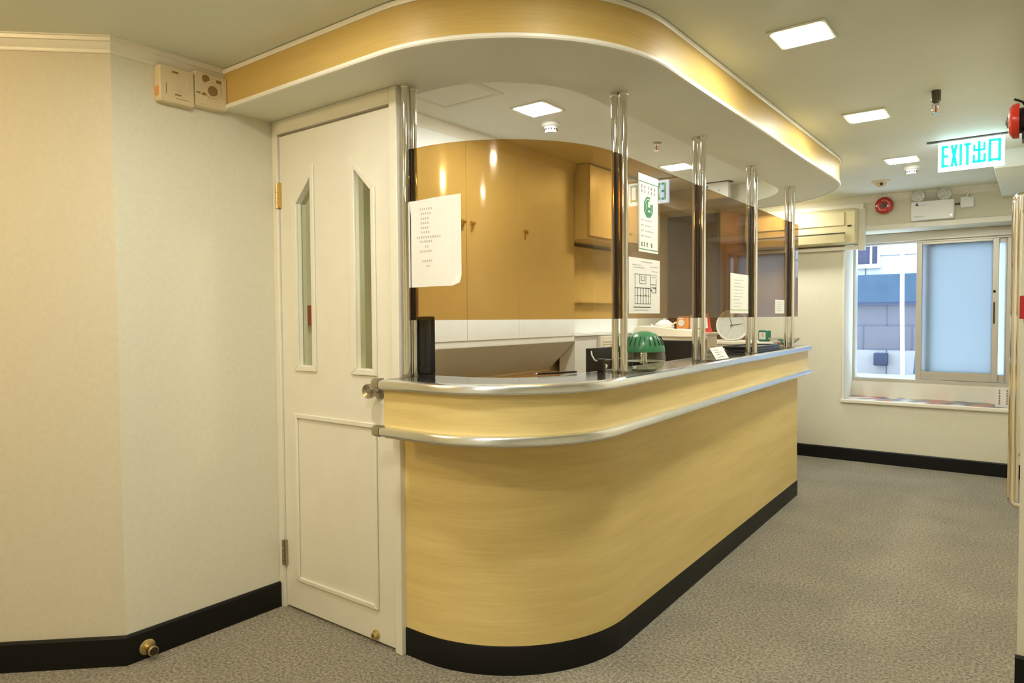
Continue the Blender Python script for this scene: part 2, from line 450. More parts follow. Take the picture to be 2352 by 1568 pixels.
# window -----------------------------------------------------------
win = thing('window_1', (-.78, 7.05, WZ0), kind='structure', label='aluminium sliding window with frosted sash, left half open', cat='window')
YW = 7.06
f = MB()
f.box(WX0, -1.352, YW, YW+.10, .722, 1.935); f.box(-.208, WX1, YW, YW+.10, .722, 1.935)
f.box(WX0, WX1, YW, YW+.10, 1.935, WZ1); f.box(WX0, WX1, YW-.006, YW+.10, .690, .722)
f.build('window_frame', 'alu', win, bevel=.003)
MB().box(WX0, WX1, YW-.02, YW+.1, WZ0, .69).build('sill_upstand', 'paint', win)
MB().box(WX0, WX1, YW-.03, YW-.006, 1.952, WZ1).build('blind_box', 'alu', win, bevel=.004)
def sash(x0, x1, y, z0, z1, st, rb, rt, name='sliding_sash', sr=None):
    sr = sr or st
    f = MB(); f.box(x0, x0+st, y, y+.03, z0, z1); f.box(x1-sr, x1, y, y+.03, z0, z1)
    f.box(x0+st, x1-sr, y, y+.03, z0, z0+rb); f.box(x0+st, x1-sr, y, y+.03, z1-rt, z1)
    sh = f.build(name, 'alu', win, bevel=.002)
    MB().box(x0+st, x1-sr, y+.012, y+.018, z0+rb, z1-rt).build('frosted_pane', 'frost', sh)
    return sh
s1 = sash(-.862, -.262, YW+.005, .725, 1.965, .044, .072, .05)
MB().box(-.297, -.286, YW-.002, YW+.005, 1.22, 1.40).build('finger_pull', 'dark', s1)
MB().lathe([(.011, 0), (.011, .010), (.006, .014), (0, .014)], (-.292, YW+.005, 1.49), (0, -1, 0), 20).build('lock_button', 'dark', s1)
s2 = sash(-.80, -.209, YW+.037, .725, 1.945, .046, .06, .045, sr=.010)
MB().box(-.782, -.770, YW+.0355, YW+.037, 1.22, 1.40).build('finger_pull', 'dark', s2)
# reveal trim and tiled sill
f = MB()
f.box(WX0-.020, WX0, YB-.012, YB, WZ0, WZ1); f.box(WX0-.020, WX1+.1, YB-.012, YB, WZ1, WZ1+.045)
struct('trim_4', f, 'trim', bevel=.003)
struct('trim_5', MB().box(WX0-.024, WX1+.02, YB-.026, YB, WZ0-.034, WZ0), 'trim', bevel=.008, seg=3)
struct('trim_6', MB().box(WX0, WX1, YB, YW-.02, WZ0-.012, WZ0), 'sill')

# ------------------------------------------------------------------ reception counter
kick = [(-1.926, 1.842)] + arc(-1.84, 2.397, .555, -90, 0, 28) + line((-1.285, 2.397), (-1.371, 5.197), 6)[1:]
basep = kick + [(-1.80, 5.21)]
# make the short start smooth
upp = [(-1.872, 1.685)] + arc(-1.66, 2.155, .47, -90, -1, 32) + line((-1.19, 2.155), (-1.318, 5.30), 8)[1:]
fil = [(-1.318-.05*(1-math.cos(t)), 5.30+.05*math.sin(t)) for t in [PI/2*i/8 for i in range(1, 9)]]
upp = upp + fil + [(-1.72, 5.352)]
ctr = thing('reception_counter', (-1.45, 3.4, 0), 'light oak reception counter with rounded front corner, steel rails and black kick strip', 'reception counter')
MB().sweep(basep, [(0, .104), (0, .878), (-.045, .878), (-.045, .104)]).build('front_panel', 'wood', ctr)
MB().sweep(basep, [(.004, 0), (.004, .102), (.001, .107), (-.045, .107), (-.045, 0)]).build('kick_strip', 'black', ctr)
MB().sweep(upp, [(-.010, .885), (-.010, 1.06), (-.030, 1.06), (-.030, .885)]).build('upper_band', 'wood', ctr)
def railprof(z0, z1):
    h = z1-z0; k = []
    for o, t in ((-.012, 0), (.008, 0), (.014, .06), (.018, .22), (.018, .70), (.014, .90), (.004, 1), (-.012, 1)): k.append((o, z0+h*t))
    return k
ru = MB().sweep(upp, railprof(1.046, ZT+.0005)).build('upper_rail', 'steel', ctr)
rl = MB().sweep(upp, railprof(.876, .911)).build('lower_rail', 'steel', ctr)
for nm, z0, z1, par in (('rail_cap', 1.044, ZT+.004, ru), ('rail_cap', .874, .913, rl)):
    e = MB().sweep([(-1.906, 1.691), (-1.902, 1.686), (-1.896, 1.6845), (-1.8735, 1.6845)], [(o*1.05, z0+(z-z0)) for o, z in railprof(z0, z1)])
    e.build(nm, 'dullsteel', par)
inner = [(-1.90, 1.915), (-1.66, 1.922)] + arc(-1.70, 2.22, .29, -75, 0, 16)[1:] + [(-1.41, 2.3), (-1.435, 3.1), (-1.53, 5.10), (-1.60, 5.34)]
top = offset(upp, -.004)
poly = top + inner[::-1]
MB().prism(poly, 1.05, ZT).build('counter_top', 'blackgloss', ctr, smooth=False)
MB().sweep([(p[0], p[1]) for p in inner], [(0.0, 1.046), (0, ZT+.0002), (-.006, ZT+.0002), (-.006, 1.046)]).build('inner_edge_strip', 'steel', ctr)
MB().prism(offset(upp, -.012) + offset(basep, -.04)[::-1], .868, .880).build('overhang_board', 'wood_o', ctr, smooth=False)

# ------------------------------------------------------------------ canopy over the counter
co = [(XL, 1.59)] + arc(-1.755, 2.29, .70, -90, 0, 36) + line((-1.055, 2.29), (-1.055, 4.85), 6)[1:] + arc(-1.905, 4.85, .85, 0, 90, 28)[1:] + [(XL, 5.70)]
ci = [(XL, 1.95), (-1.90, 1.95)] + arc(-1.87, 2.39, .44, -90, 0, 24) + line((-1.43, 2.39), (-1.43, 4.83), 4)[1:] + arc(-1.98, 4.83, .55, 0, 90, 20)[1:] + [(XL, 5.38)]
struct('ceiling', MB().prism(ci[1:-1] + [(XL, 5.38), (XL, 1.95)], ZC-.003, ZC-.0005), 'officeceil_lit')  # lighter sheet over the same ceiling, its stronger light put into the colour
can = thing('counter_canopy', (-1.5, 3.4, ZS), 'curved oak fronted canopy hanging under the ceiling above the counter', 'canopy')
MB().prism(co + ci[::-1], ZS, ZC-.001).build('soffit', 'soffit', can)
MB().sweep(co, [(.0005, ZS), (.006, ZS), (.006, ZC-.002), (.0005, ZC-.002)]).build('oak_fascia', 'wood_f', can)
MB().sweep(co, [(-.001, ZS-.004), (.010, ZS-.004), (.0135, ZS+.001), (.0135, ZS+.010), (.006, ZS+.014), (-.001, ZS+.014)]).build('lower_bead', 'trim', can)
MB().sweep(co, [(.004, ZC-.019), (.010, ZC-.019), (.013, ZC-.012), (.013, ZC-.003), (.004, ZC-.003)]).build('upper_bead', 'trim', can)

# ------------------------------------------------------------------ glass screen on posts
gp = [(-1.895, 1.858), (-1.84, 1.860)] + arc(-1.838, 2.390, .53, -88, 0, 30) + [(-1.309, 2.42)]
def gl(y): return (-1.309 - .0155*(y-2.42), y)
posts = [((-1.895, 1.858), (0, -1)), (gl(2.42), (1, .02)), (gl(3.25), (1, 0)), (gl(4.07), (1, 0)), (gl(4.887), (1, 0))]
pl = ['chrome double tube post beside the staff door, at the curved end of the screen',
      'second chrome post from the staff door, standing by the green dome humidifier',
      'middle chrome post of the screen, just left of the sign holder',
      'fourth chrome post from the door, in front of the black trays',
      'last chrome post of the screen, behind the candy bowl at the window end']
for (p, n), lab in zip(posts, pl):
    t = thing('screen_post', (p[0], p[1], ZT), lab, 'post', 'chrome posts of the counter screen')
    for sgn, nm in ((1, 'outer_tube'), (-1, 'inner_tube')):
        c = (p[0]+n[0]*.0189*sgn, p[1]+n[1]*.0189*sgn)
        MB().cyl((c[0], c[1], ZT), (c[0], c[1], ZS), .0145, 32).build(nm, 'chrome', t)
        MB().cyl((c[0], c[1], ZT), (c[0], c[1], ZT+.006), .018, 32).build('foot_ring', 'dullsteel', t)
        MB().cyl((c[0], c[1], ZS-.012), (c[0], c[1], ZS), .018, 32).build('head_ring', 'chrome', t)
GZ0, GZ1 = 1.292, 1.934
def panel(path, lab, cat='screen', mat='amber'):
    m = len(path)//2
    t = thing('glass_screen', (path[m][0], path[m][1], GZ0), lab, cat, 'amber panes of the counter screen')
    MB().sweep(path, [(-.004, GZ0), (.004, GZ0), (.004, GZ1), (-.004, GZ1)]).build('tinted_pane', mat, t)
    return t
def edge_strip(t, pa, pb):  # narrow dark strip on both pane faces, along the edge beside a post
    MB().sweep([pa, pb], [(-.0065, GZ0), (.0065, GZ0), (.0065, GZ1), (-.0065, GZ1)]).build('dark_edge_strip', 'mattblack', t)
t = panel(gp[0:1] + gp[1:], 'wide curved amber pane at the rounded corner of the counter', mat='amber_c')
edge_strip(t, (-1.893, 1.858), (-1.876, 1.859)); edge_strip(t, (-1.3085, 2.384), (-1.309, 2.402))
for a, b, lab in ((2.424, 3.246, 'straight amber pane carrying the emblem sheet and the floor plan'),
                  (3.254, 4.066, 'straight amber pane in front of the leaning wall clock'),
                  (4.074, 4.883, 'straight amber pane in front of the small green clock')):
    t = panel([gl(a), gl(b)], lab); edge_strip(t, gl(b-.036), gl(b-.013))
t = panel([gl(4.891), gl(5.10)], 'narrow amber end pane past the last post')

# ------------------------------------------------------------------ paper notices on the screen
def on_glass(y, z, off=.006):      # point on the outer face of the flat screen
    g = gl(y); return Vector((g[0]+off, g[1], z))
def sheet_flat(name, y0, y1, z0, z1, lab, shear=0):
    t = thing(name, tuple(on_glass((y0+y1)/2, z0)), lab, 'notice')
    m = MB(); m.extrude_poly([on_glass(y0, z0), on_glass(y1, z0-shear), on_glass(y1, z1-shear), on_glass(y0, z1)], (-.0012, 0, 0))
    return t, m.build('paper', 'paper', t, smooth=False)
def marks(t, mat, rects, name, off=.0068):
    m = MB()
    for (y0, y1, z0, z1) in rects:
        m.extrude_poly([on_glass(y0, z0, off), on_glass(y1, z0, off), on_glass(y1, z1, off), on_glass(y0, z1, off)], (-.0006, 0, 0))
    return m.build(name, mat, t, smooth=False)
def glyph(y, z, s):                # a blurred-looking cluster of short strokes, one per printed character
    r = []
    for k in range(3):
        zz = z + s*(.12+.32*k); r.append((y+s*.1, y+s*rnd.uniform(.6, .9), zz, zz+s*.12))
    xx = y + s*rnd.choice((.3, .45, .6)); r.append((xx, xx+s*.13, z+s*.05, z+s*.95))
    return r
# emblem sheet with a green octagonal mark
t, pp = sheet_flat('emblem_notice', 2.575, 2.766, 1.568, 1.888, 'white sheet with green octagon emblem, upper notice beside the second post')
mk = []
mk += [(2.578, 2.764, 1.855, 1.858), (2.578, 2.764, 1.578, 1.581), (2.578, 2.5805, 1.578, 1.857), (2.7615, 2.764, 1.578, 1.857)]
marks(t, 'greenink', mk, 'border_lines')
rows = []
for k in range(4):
    rows += [(2.60, 2.625, 1.698-.022*k, 1.703-.022*k), (2.64, 2.64+rnd.uniform(.05, .09), 1.698-.022*k, 1.702-.022*k)]
marks(t, 'paperline', rows, 'text_lines')
gy = []
for q in (2.595, 2.622, 2.648, 2.69): gy += glyph(q, 1.590, .020)
for q in range(5): gy += glyph(2.60+q*.03, 1.83, .014) + glyph(2.60+q*.03, 1.812, .012)
marks(t, 'ink', gy, 'characters')
yc, zc = 2.668, 1.757
def ring(ya, R, r, n=8, a0=PI/8, skip=()):
    m = MB()
    A = ngon(yc, zc, R, n, a0); B = ngon(yc, zc, r, n, a0)
    for i in range(n):
        if i in skip: continue
        j = (i+1) % n
        m.extrude_poly([on_glass(A[i][0], A[i][1], .0069), on_glass(A[j][0], A[j][1], .0069), on_glass(B[j][0], B[j][1], .0069), on_glass(B[i][0], B[i][1], .0069)], (-.0006, 0, 0))
    return m
m = ring(0, .046, .037, skip=(0,)); 
m2 = [(2.650, 2.664, 1.738, 1.782), (2.664, 2.696, 1.745, 1.757), (2.686, 2.697, 1.757, 1.770), (2.646, 2.690, 1.724, 1.737), (2.656, 2.680, 1.716, 1.724)]
m.build('emblem_ring', 'greenink', t, smooth=False)
ring(0, .033, .026, skip=(0,)).build('emblem_inner_ring', 'greenink', t, smooth=False)
marks(t, 'greenink', m2, 'emblem_centre', .0070)
# floor plan sheet
t, pp = sheet_flat('floor_plan_notice', 2.487, 2.783, 1.313, 1.540, 'white sheet printed with a floor plan, lower notice beside the second post')
L = []
def rect(y0, y1, z0, z1, w=.0016):
    return [(y0, y1, z0, z0+w), (y0, y1, z1-w, z1), (y0, y0+w*1.6, z0, z1), (y1-w*1.6, y1, z0, z1)]
L += rect(2.54, 2.69, 1.352, 1.418) + rect(2.54, 2.69, 1.418, 1.475) + rect(2.585, 2.645, 1.436, 1.475) + rect(2.60, 2.63, 1.448, 1.466)
for k in range(5): L += [(2.565+k*.026, 2.568+k*.026, 1.352, 1.418)]
L += [(2.54, 2.69, 1.385, 1.3866), (2.69, 2.745, 1.434, 1.436), (2.742, 2.745, 1.40, 1.46), (2.715, 2.745, 1.418, 1.421)]
L += rect(2.70, 2.74, 1.40, 1.425)
marks(t, 'ink', L, 'plan_lines')
marks(t, 'ink', [(2.528, 2.69, 1.337, 1.3405)] + [(2.59, 2.597, 1.384, 1.390), (2.637, 2.645, 1.384, 1.390), (2.685, 2.70, 1.406, 1.414)], 'plan_marks')
L = []
for k in range(9): L += [(2.60+k*.012, 2.608+k*.012, 1.524, 1.529)]
L += [(2.52, 2.60, 1.510, 1.513), (2.53, 2.63, 1.500, 1.503), (2.69, 2.76, 1.508, 1.511), (2.70, 2.76, 1.490, 1.492), (2.54, 2.67, 1.326, 1.329), (2.70, 2.75, 1.475, 1.477), (2.70, 2.75, 1.466, 1.468)]
marks(t, 'paperline', L, 'text_lines')
# green bordered page
t, pp = sheet_flat('green_bordered_notice', 3.688, 3.994, 1.314, 1.532, 'white page with pale green border on the pane before the wall clock')
marks(t, 'palegreen', [(3.690, 3.992, 1.330, 1.336), (3.690, 3.702, 1.33, 1.53), (3.982, 3.992, 1.33, 1.53)], 'green_border')
L = []
for k in range(9): L += [(3.745, 3.745+rnd.uniform(.09, .18), 1.352+k*.018, 1.3545+k*.018)]
marks(t, 'paperline', L, 'text_lines')
# small label
t, pp = sheet_flat('small_label', 4.535, 4.745, 1.314, 1.402, 'small pale label on the pane beside the last post')
marks(t, 'paperline', [(4.57, 4.57+w_, 1.33+k*.013, 1.333+k*.013) for k, w_ in enumerate((.10, .13, .09, .14, .12))], 'text_lines')
# curved sheet on the rounded pane, beside post one (slightly lifted, bottom corner curling)
def gpt(s, z, off):                 # arc length s along the curved pane from the first post
    acc = 0
    for a, b in zip(gp, gp[1:]):
        l = math.hypot(b[0]-a[0], b[1]-a[1])
        if acc + l >= s or b == gp[-1]:
            u = (s-acc)/l; dx, dy = (b[0]-a[0])/l, (b[1]-a[1])/l
            return Vector((a[0]+dx*s_(u, l)+dy*off, a[1]+dy*s_(u, l)-dx*off, z))
        acc += l
def s_(u, l): return u*l
t = thing('typed_notice', tuple(gpt(.12, 1.415, .008)), 'large white typed sheet taped to the curved pane beside the first post', 'notice')
m = MB(); NX, NZ = 14, 16
s0, s1_, z0, z1 = .012, .236, 1.415, 1.735
gridf = []; gridb = []
for i in range(NX+1):
    rf = []; rb = []
    for k in range(NZ+1):
        u, v = i/NX, k/NZ
        lift = .004 + .03*max(0, u-.80)*max(0, .12-v)*25 + .010*max(0, .15-u)*max(0, v-.85)*40
        zz = z0 + (z1-z0)*v + .012*u*(1 if v > .5 else .2) + (.010*max(0, u-.85)/.15*max(0, .06-v)/.06)
        ss = s0 + (s1_-s0)*u - .010*(1-v)*(1-u)*0
        rf.append(m.bm.verts.new(gpt(ss, zz, .0045+lift))); rb.append(m.bm.verts.new(gpt(ss, zz, .0038+lift)))
    gridf.append(rf); gridb.append(rb)
for G, fl in ((gridf, False), (gridb, True)):
    for i in range(NX):
        for k in range(NZ):
            q = [G[i][k], G[i+1][k], G[i+1][k+1], G[i][k+1]]
            m.face(q[::-1] if fl else q)
for i in range(NX):
    m.face([gridf[i][0], gridb[i][0], gridb[i+1][0], gridf[i+1][0]]); m.face([gridf[i][NZ], gridf[i+1][NZ], gridb[i+1][NZ], gridb[i][NZ]])
for k in range(NZ):
    m.face([gridf[0][k], gridf[0][k+1], gridb[0][k+1], gridb[0][k]]); m.face([gridf[NX][k], gridb[NX][k], gridb[NX][k+1], gridf[NX][k+1]])
m.build('paper', 'paper', t)
m = MB()
rowsz = [(1.697, .045, .066), (1.680, .05, .056), (1.662, .05, .052), (1.645, .05, .052), (1.628, .05, .052), (1.611, .053, .05), (1.593, .03, .12), (1.577, .045, .07), (1.558, .07, .028), (1.541, .045, .07), (1.505, .055, .055), (1.486, .075, .024)]
for zr, a, wd in rowsz:
    n = int(wd/.0105)
    for k in range(n):
        sa = .012 + a + k*.0105
        zz = zr + .002
        for (p0, p1, q0, q1) in ((.1, .8, .1, .25), (.15, .85, .45, .58), (.1, .75, .78, .9), (.4, .52, .05, .95)):
            h = .0088
            pts = [gpt(sa+p0*h, zz+q0*h, .0092), gpt(sa+p1*h, zz+q0*h, .0092), gpt(sa+p1*h, zz+q1*h, .0092), gpt(sa+p0*h, zz+q1*h, .0092)]
            pb = [gpt(sa+p0*h, zz+q0*h, .0088), gpt(sa+p1*h, zz+q0*h, .0088), gpt(sa+p1*h, zz+q1*h, .0088), gpt(sa+p0*h, zz+q1*h, .0088)]
            A = [m.bm.verts.new(p) for p in pts]; B = [m.bm.verts.new(p) for p in pb]
            m.face(A); m.face(B[::-1])
            for i in range(4): m.face([A[i], B[i], B[(i+1) % 4], A[(i+1) % 4]])
m.build('typed_characters', 'paperline', t, smooth=False)

# ------------------------------------------------------------------ ceiling lamps
def lamp(x, y, lab, grp):
    t = thing('ceiling_light', (x, y, ZC-.012), lab, 'ceiling light', grp)
    o, i = .1, .083
    f = MB(); f.box(x-o, x+o, y-o, y-i, ZC-.008, ZC); f.box(x-o, x+o, y+i, y+o, ZC-.008, ZC); f.box(x-o, x-i, y-i, y+i, ZC-.008, ZC); f.box(x+i, x+o, y-i, y+i, ZC-.008, ZC)
    f.build('lamp_frame', 'ceil', t, bevel=.002)
    MB().box(x-i, x+i, y-i, y+i, ZC-.0095, ZC-.001).build('diffuser', 'lamp', t)
    return t
g1 = 'square lamps along the corridor ceiling'
l1 = lamp(-.702, 2.692, 'square ceiling light nearest the camera, largest of the corridor row', g1)
dup(l1, (-.718, 3.98, ZC-.012), 'middle square ceiling light of the corridor row')
dup(l1, (-.734, 5.25, ZC-.012), 'farthest square ceiling light of the corridor row, before the smoke detector')
dup(l1, (-.70, 1.42, ZC-.012), 'square ceiling light of the corridor row overhead, outside the picture', g1)
dup(l1, (-1.75, .98, ZC-.012), 'square ceiling light before the staff door, outside the picture', g1)
dup(l1, (-.69, .15, ZC-.012), 'square ceiling light of the corridor row above the camera', g1)
dup(l1, (-.69, -1.12, ZC-.012), 'square ceiling light of the corridor row behind the camera', g1)
t = thing('fill_globe', (-2.55, -.35, ZC-.13), 'unseen warm globe added behind the camera to brighten the left ceiling', 'ceiling light')  # unseen, put in as a globe to spread warm light over the left ceiling
MB().lathe([(.09, 0), (.09, .02), (0, .02)], (-2.55, -.35, ZC), (0, 0, -1), 32).build('base_plate', 'brass', t)
MB().lathe([(.085, .02), (.105, .045), (.11, .07), (.095, .10), (.06, .122), (0, .13)], (-2.55, -.35, ZC), (0, 0, -1), 40).build('glow_globe', 'warmfill', t)
g2 = 'square lamps above the reception office'
dup(l1, (-1.98, 2.822, ZC-.012), 'square ceiling light behind the curved pane, beside a smoke detector', g2)
dup(l1, (-1.985, 4.50, ZC-.012), 'square ceiling light seen between the second and third posts', g2)
dup(l1, (-1.86, 6.26, ZC-.012), 'square ceiling light over the air conditioner, hidden by the canopy', g2)

# ------------------------------------------------------------------ ceiling fittings
def detector(x, y, lab):
    t = thing('smoke_detector', (x, y, ZC-.06), lab, 'smoke detector', 'smoke detectors')
    MB().lathe([(.052, 0), (.052, .008), (.047, .018), (.036, .022), (0, .022)], (x, y, ZC), (0, 0, -1), 36).build('base', 'whiteplastic', t)
    MB().lathe([(.036, .020), (.036, .027), (.034, .030), (.033, .044), (.030, .052), (0, .053)], (x, y, ZC), (0, 0, -1), 36).build('sensing_head', 'whiteplastic', t)
    m = MB()
    for k in range(14):
        a = 2*PI*k/14; m.box(x+.0345, x+.0362, y-.003, y+.003, ZC-.041, ZC-.033, rot=a, piv=(x, y, 0))
    m.build('vent_slots', 'dark', t)
detector(-2.075, 3.08, 'white smoke detector behind the curved pane, below the office lamp')
detector(-.716, 5.55, 'white smoke detector on the corridor ceiling beyond the farthest lamp')
def sprinkler(x, y, lab, big):
    d = .028 if big else .014
    t = thing('sprinkler', (x, y, ZC-.11), lab, 'sprinkler')
    if big:
        MB().cyl((x, y, ZC-.046), (x, y, ZC), .020, 8).build('socket', 'darkmetal', t)
        MB().lathe([(.020, 0), (.011, .012), (.011, .020)], (x, y, ZC-.046), (0, 0, -1), 16).build('reducer', 'darkmetal', t)
    else:
        MB().lathe([(.036, 0), (.036, .002), (.026, .007), (.014, .009), (0, .009)], (x, y, ZC), (0, 0, -1), 28).build('ceiling_rose', 'dullsteel', t)
    z = ZC-.062 if big else ZC-.006
    MB().cyl((x, y, z-.009), (x, y, z), .017, 6).build('hex_body', 'chrome', t)
    m = MB()
    for sg in (-1, 1):
        m.tube([(x+sg*.011, y, z-.008), (x+sg*.0135, y, z-.018), (x+sg*.012, y, z-.028), (x+sg*.004, y, z-.036), (x, y, z-.040)], .0022, 8)
    m.build('yoke', 'chrome', t)
    MB().lathe([(0, 0), (.0032, .003), (.0032, .026), (0, .030)], (x, y, z-.008), (0, 0, -1), 12).build('glass_bulb', 'redmat', t)
    MB().lathe([(.004, 0), (.015, .001), (.016, .003), (0, .003)], (x, y, z-.040), (0, 0, -1), 20).build('deflector', 'chrome', t)
sprinkler(-.389, 3.75, 'sprinkler head on a dark socket, hanging from the corridor ceiling', True)
sprinkler(-1.815, 3.81, 'small sprinkler on the office ceiling between second and third posts', False)
t = thing('dome_camera', (-.98, 6.0, ZC-.05), 'small cream dome camera on the ceiling in front of the red wall bell', 'camera')
MB().lathe([(.068, 0), (.066, .006), (.048, .012), (0, .012)], (-.98, 6.0, ZC), (0, 0, -1), 36).build('ceiling_plate', 'creamplastic', t)
MB().lathe([(.040, .010), (.038, .024), (.030, .036), (.016, .044), (0, .046)], (-.98, 6.0, ZC), (0, 0, -1), 32).build('dome', 'creamplastic', t)
MB().lathe([(.011, 0), (.011, .006), (.006, .008), (0, .008)], (-.970, 5.968, ZC-.026), (.25, -.95, -.25), 16).build('lens', 'dark', t)

# exit sign
t = thing('exit_sign', (-.324, 4.845, 2.14), 'lit white and green EXIT sign hanging from the corridor ceiling', 'exit sign')
EX0, EX1, EZ0, EZ1, EY = -.487, -.164, 2.148, 2.316, 4.842
MB().box(EX0+.02, EX1-.02, EY+.004, EY+.018, EZ1, ZC-.006).build('hanger', 'whiteplastic', t)
MB().box(EX0, EX1, EY, EY+.022, EZ0, EZ1).build('sign_panel', 'signwhite', t, bevel=.002)
MB().box(-.545, -.145, EY-.006, EY+.026, ZC-.006, ZC).build('mounting_rail', 'darkmetal', t)
def strokes(name, segs):
    m = MB()
    for (x0, z0, x1, z1, wd) in segs:
        d = Vector((x1-x0, 0, z1-z0)); l = d.length; d.normalize(); n = Vector((-d.z, 0, d.x))*wd/2
        a, b = Vector((x0, EY-.0015, z0)), Vector((x1, EY-.0015, z1))
        m.extrude_poly([a-n, b-n, b+n, a+n], (0, .001, 0))
    return m.build(name, 'signgreen', t, smooth=False)
W_, H_ = EX1-EX0, EZ1-EZ0
X = lambda u: EX0 + u*W_
Z = lambda v: EZ0 + v*H_
sw, hw = .0152, .0160
b0, b1 = .125, .885
zt, zm, zl = Z(b1)-hw/2, Z(.51), Z(b0)+hw/2
strokes('letter_e', [(X(.075), Z(b0), X(.075), Z(b1), sw), (X(.052), zt, X(.163), zt, hw), (X(.075), zm, X(.163), zm, hw), (X(.052), zl, X(.163), zl, hw)])
strokes('letter_x', [(X(.213), Z(b0), X(.287), Z(b1), sw), (X(.287), Z(b0), X(.213), Z(b1), sw)])
strokes('letter_i', [(X(.352), Z(b0), X(.352), Z(b1), sw*.92)])
strokes('letter_t', [(X(.453), Z(b0), X(.453), Z(b1), sw), (X(.400), zt, X(.506), zt, hw)])
strokes('character_out', [(X(.630), Z(.16), X(.630), Z(.90), .0140), (X(.556), Z(.60), X(.556), Z(.80), .0118), (X(.706), Z(.60), X(.706), Z(.85), .0118), (X(.540), Z(.60), X(.722), Z(.60), .0140),
                          (X(.552), Z(.165), X(.552), Z(.45), .0128), (X(.711), Z(.165), X(.711), Z(.47), .0128), (X(.534), Z(.21), X(.729), Z(.21), .0148)])
strokes('character_mouth', [(X(.786), Z(.14), X(.786), Z(.90), .0148), (X(.930), Z(.14), X(.930), Z(.90), .0148), (X(.766), Z(.872), X(.951), Z(.872), .0142), (X(.786), Z(.21), X(.930), Z(.21), .0142)])

# emergency light on the back wall
yw = YB
t = thing('emergency_light', (-.705, yw, 2.08), 'white twin spot emergency light on the back wall above the window', 'emergency light')
MB().box(-.857, -.552, yw-.062, yw, 2.083, 2.238).build('case', 'whiteplastic', t, bevel=.006)
MB().extrude_poly([(-.828, yw-.063, 2.203), (-.800, yw-.063, 2.203), (-.814, yw-.063, 2.229)], (0, .002, 0)).build('triangle_mark', 'blue', t, smooth=False)
m = MB(); m.box(-.795, -.745, yw-.063, yw-.061, 2.204, 2.207); m.box(-.838, -.75, yw-.063, yw-.061, 2.112, 2.116); m.box(-.838, -.765, yw-.063, yw-.061, 2.105, 2.107)
m.build('printed_lines', 'paperline', t)
MB().lathe([(.010, 0), (.009, .004), (0, .005)], (-.572, yw-.062, 2.108), (0, -1, 0), 20).build('indicator', 'silver', t)
for xx in (-.806, -.620):
    sp = MB().lathe([(.030, -.045), (.052, -.02), (.054, 0), (.050, .006), (.044, .008), (0, .010)], (xx, yw-.07, 2.288), (-.05, -1, -.12), 36).build('spot_lamp', 'silver', t)
    MB().lathe([(.049, .0070), (.042, .012), (0, .016)], (xx, yw-.07, 2.288), (-.05, -1, -.12), 30).build('lens', 'lens', sp)
    MB().cyl((xx, yw-.03, 2.236), (xx, yw-.045, 2.262), .010, 12).build('lamp_stem', 'whiteplastic', sp)
t = thing('fused_spur', (-.468, yw, 2.16), 'square white fused outlet with a curved cable, right of the emergency light', 'outlet')
MB().box(-.514, -.420, yw-.034, yw, 2.162, 2.248).build('back_box', 'whiteplastic', t, bevel=.005)
m = MB(); m.box(-.48, -.46, yw-.0355, yw-.033, 2.226, 2.229); m.box(-.448, -.436, yw-.0355, yw-.033, 2.232, 2.238); m.build('fuse_slot', 'paperline', t)
MB().tube([(-.47, yw-.016, 2.246), (-.468, yw-.016, 2.262), (-.455, yw-.016, 2.284), (-.43, yw-.016, 2.298), (-.38, yw-.016, 2.305), (-.30, yw-.016, 2.308), (-.24, yw-.016, 2.309)], .009, 10).build('conduit', 'trim', t)
MB().tube([(-.556, yw-.012, 2.196), (-.513, yw-.012, 2.198)], .006, 8).build('link_cable', 'darkmetal', t)

def bell(loc, axis, r, lab, dark_back, k=1):
    t = thing('alarm_bell', loc, lab, 'alarm bell', 'red fire alarm bells')
    g = MB().lathe([(r*1.0, .026*k), (r*1.0, .038*k), (r*.96, .050*k), (r*.80, .060*k), (r*.35, .066*k), (0, .066*k)], loc, axis, 48).build('gong', 'red', t)
    MB().lathe([(r*.72, 0), (r*.72, .028*k), (0, .028*k)], loc, axis, 32).build('back_box', dark_back, t)
    MB().lathe([(r*.34, .064*k), (r*.32, .066*k+.003), (r*.18, .066*k+.004), (r*.16, .066*k+.007), (0, .066*k+.008)], loc, axis, 24).build('centre_boss', 'darkmetal', t)
    a = Vector(axis).normalized(); b = a.orthogonal().normalized(); c2 = a.cross(b)
    m = MB()
    for q in range(18):
        if q in (4, 5, 13, 14): continue
        an = 2*PI*q/18; d = b*math.cos(an)+c2*math.sin(an); e = a.cross(d)
        p = Vector(loc) + d*r*.60 + a*.0638*k
        m.extrude_poly([p-d*r*.06-e*r*.035, p-d*r*.06+e*r*.035, p+d*r*.06+e*r*.035-a*.0009, p+d*r*.06-e*r*.035-a*.0009], a*.0012)
    m.build('ring_lettering', 'whiteplastic', t, smooth=False)
    return t
bell((-1.061, YB, 2.235), (0, -1, 0), .072, 'round red fire bell on the back wall beside the air conditioner', 'darkmetal')
t = bell((-.04, 3.09, 1.99), (-1, 0, 0), .062, 'red fire bell seen edge on at the right border, by the corridor wall', 'black', .85)
MB().box(-.054, -.040, 3.05, 3.13, 1.916, 1.945).build('lower_bracket', 'black', t)
MB().tube([(-.040, 3.08, 2.03), (-.055, 3.07, 2.052), (-.078, 3.06, 2.062)], .004, 8).build('bracket_arm', 'black', t)

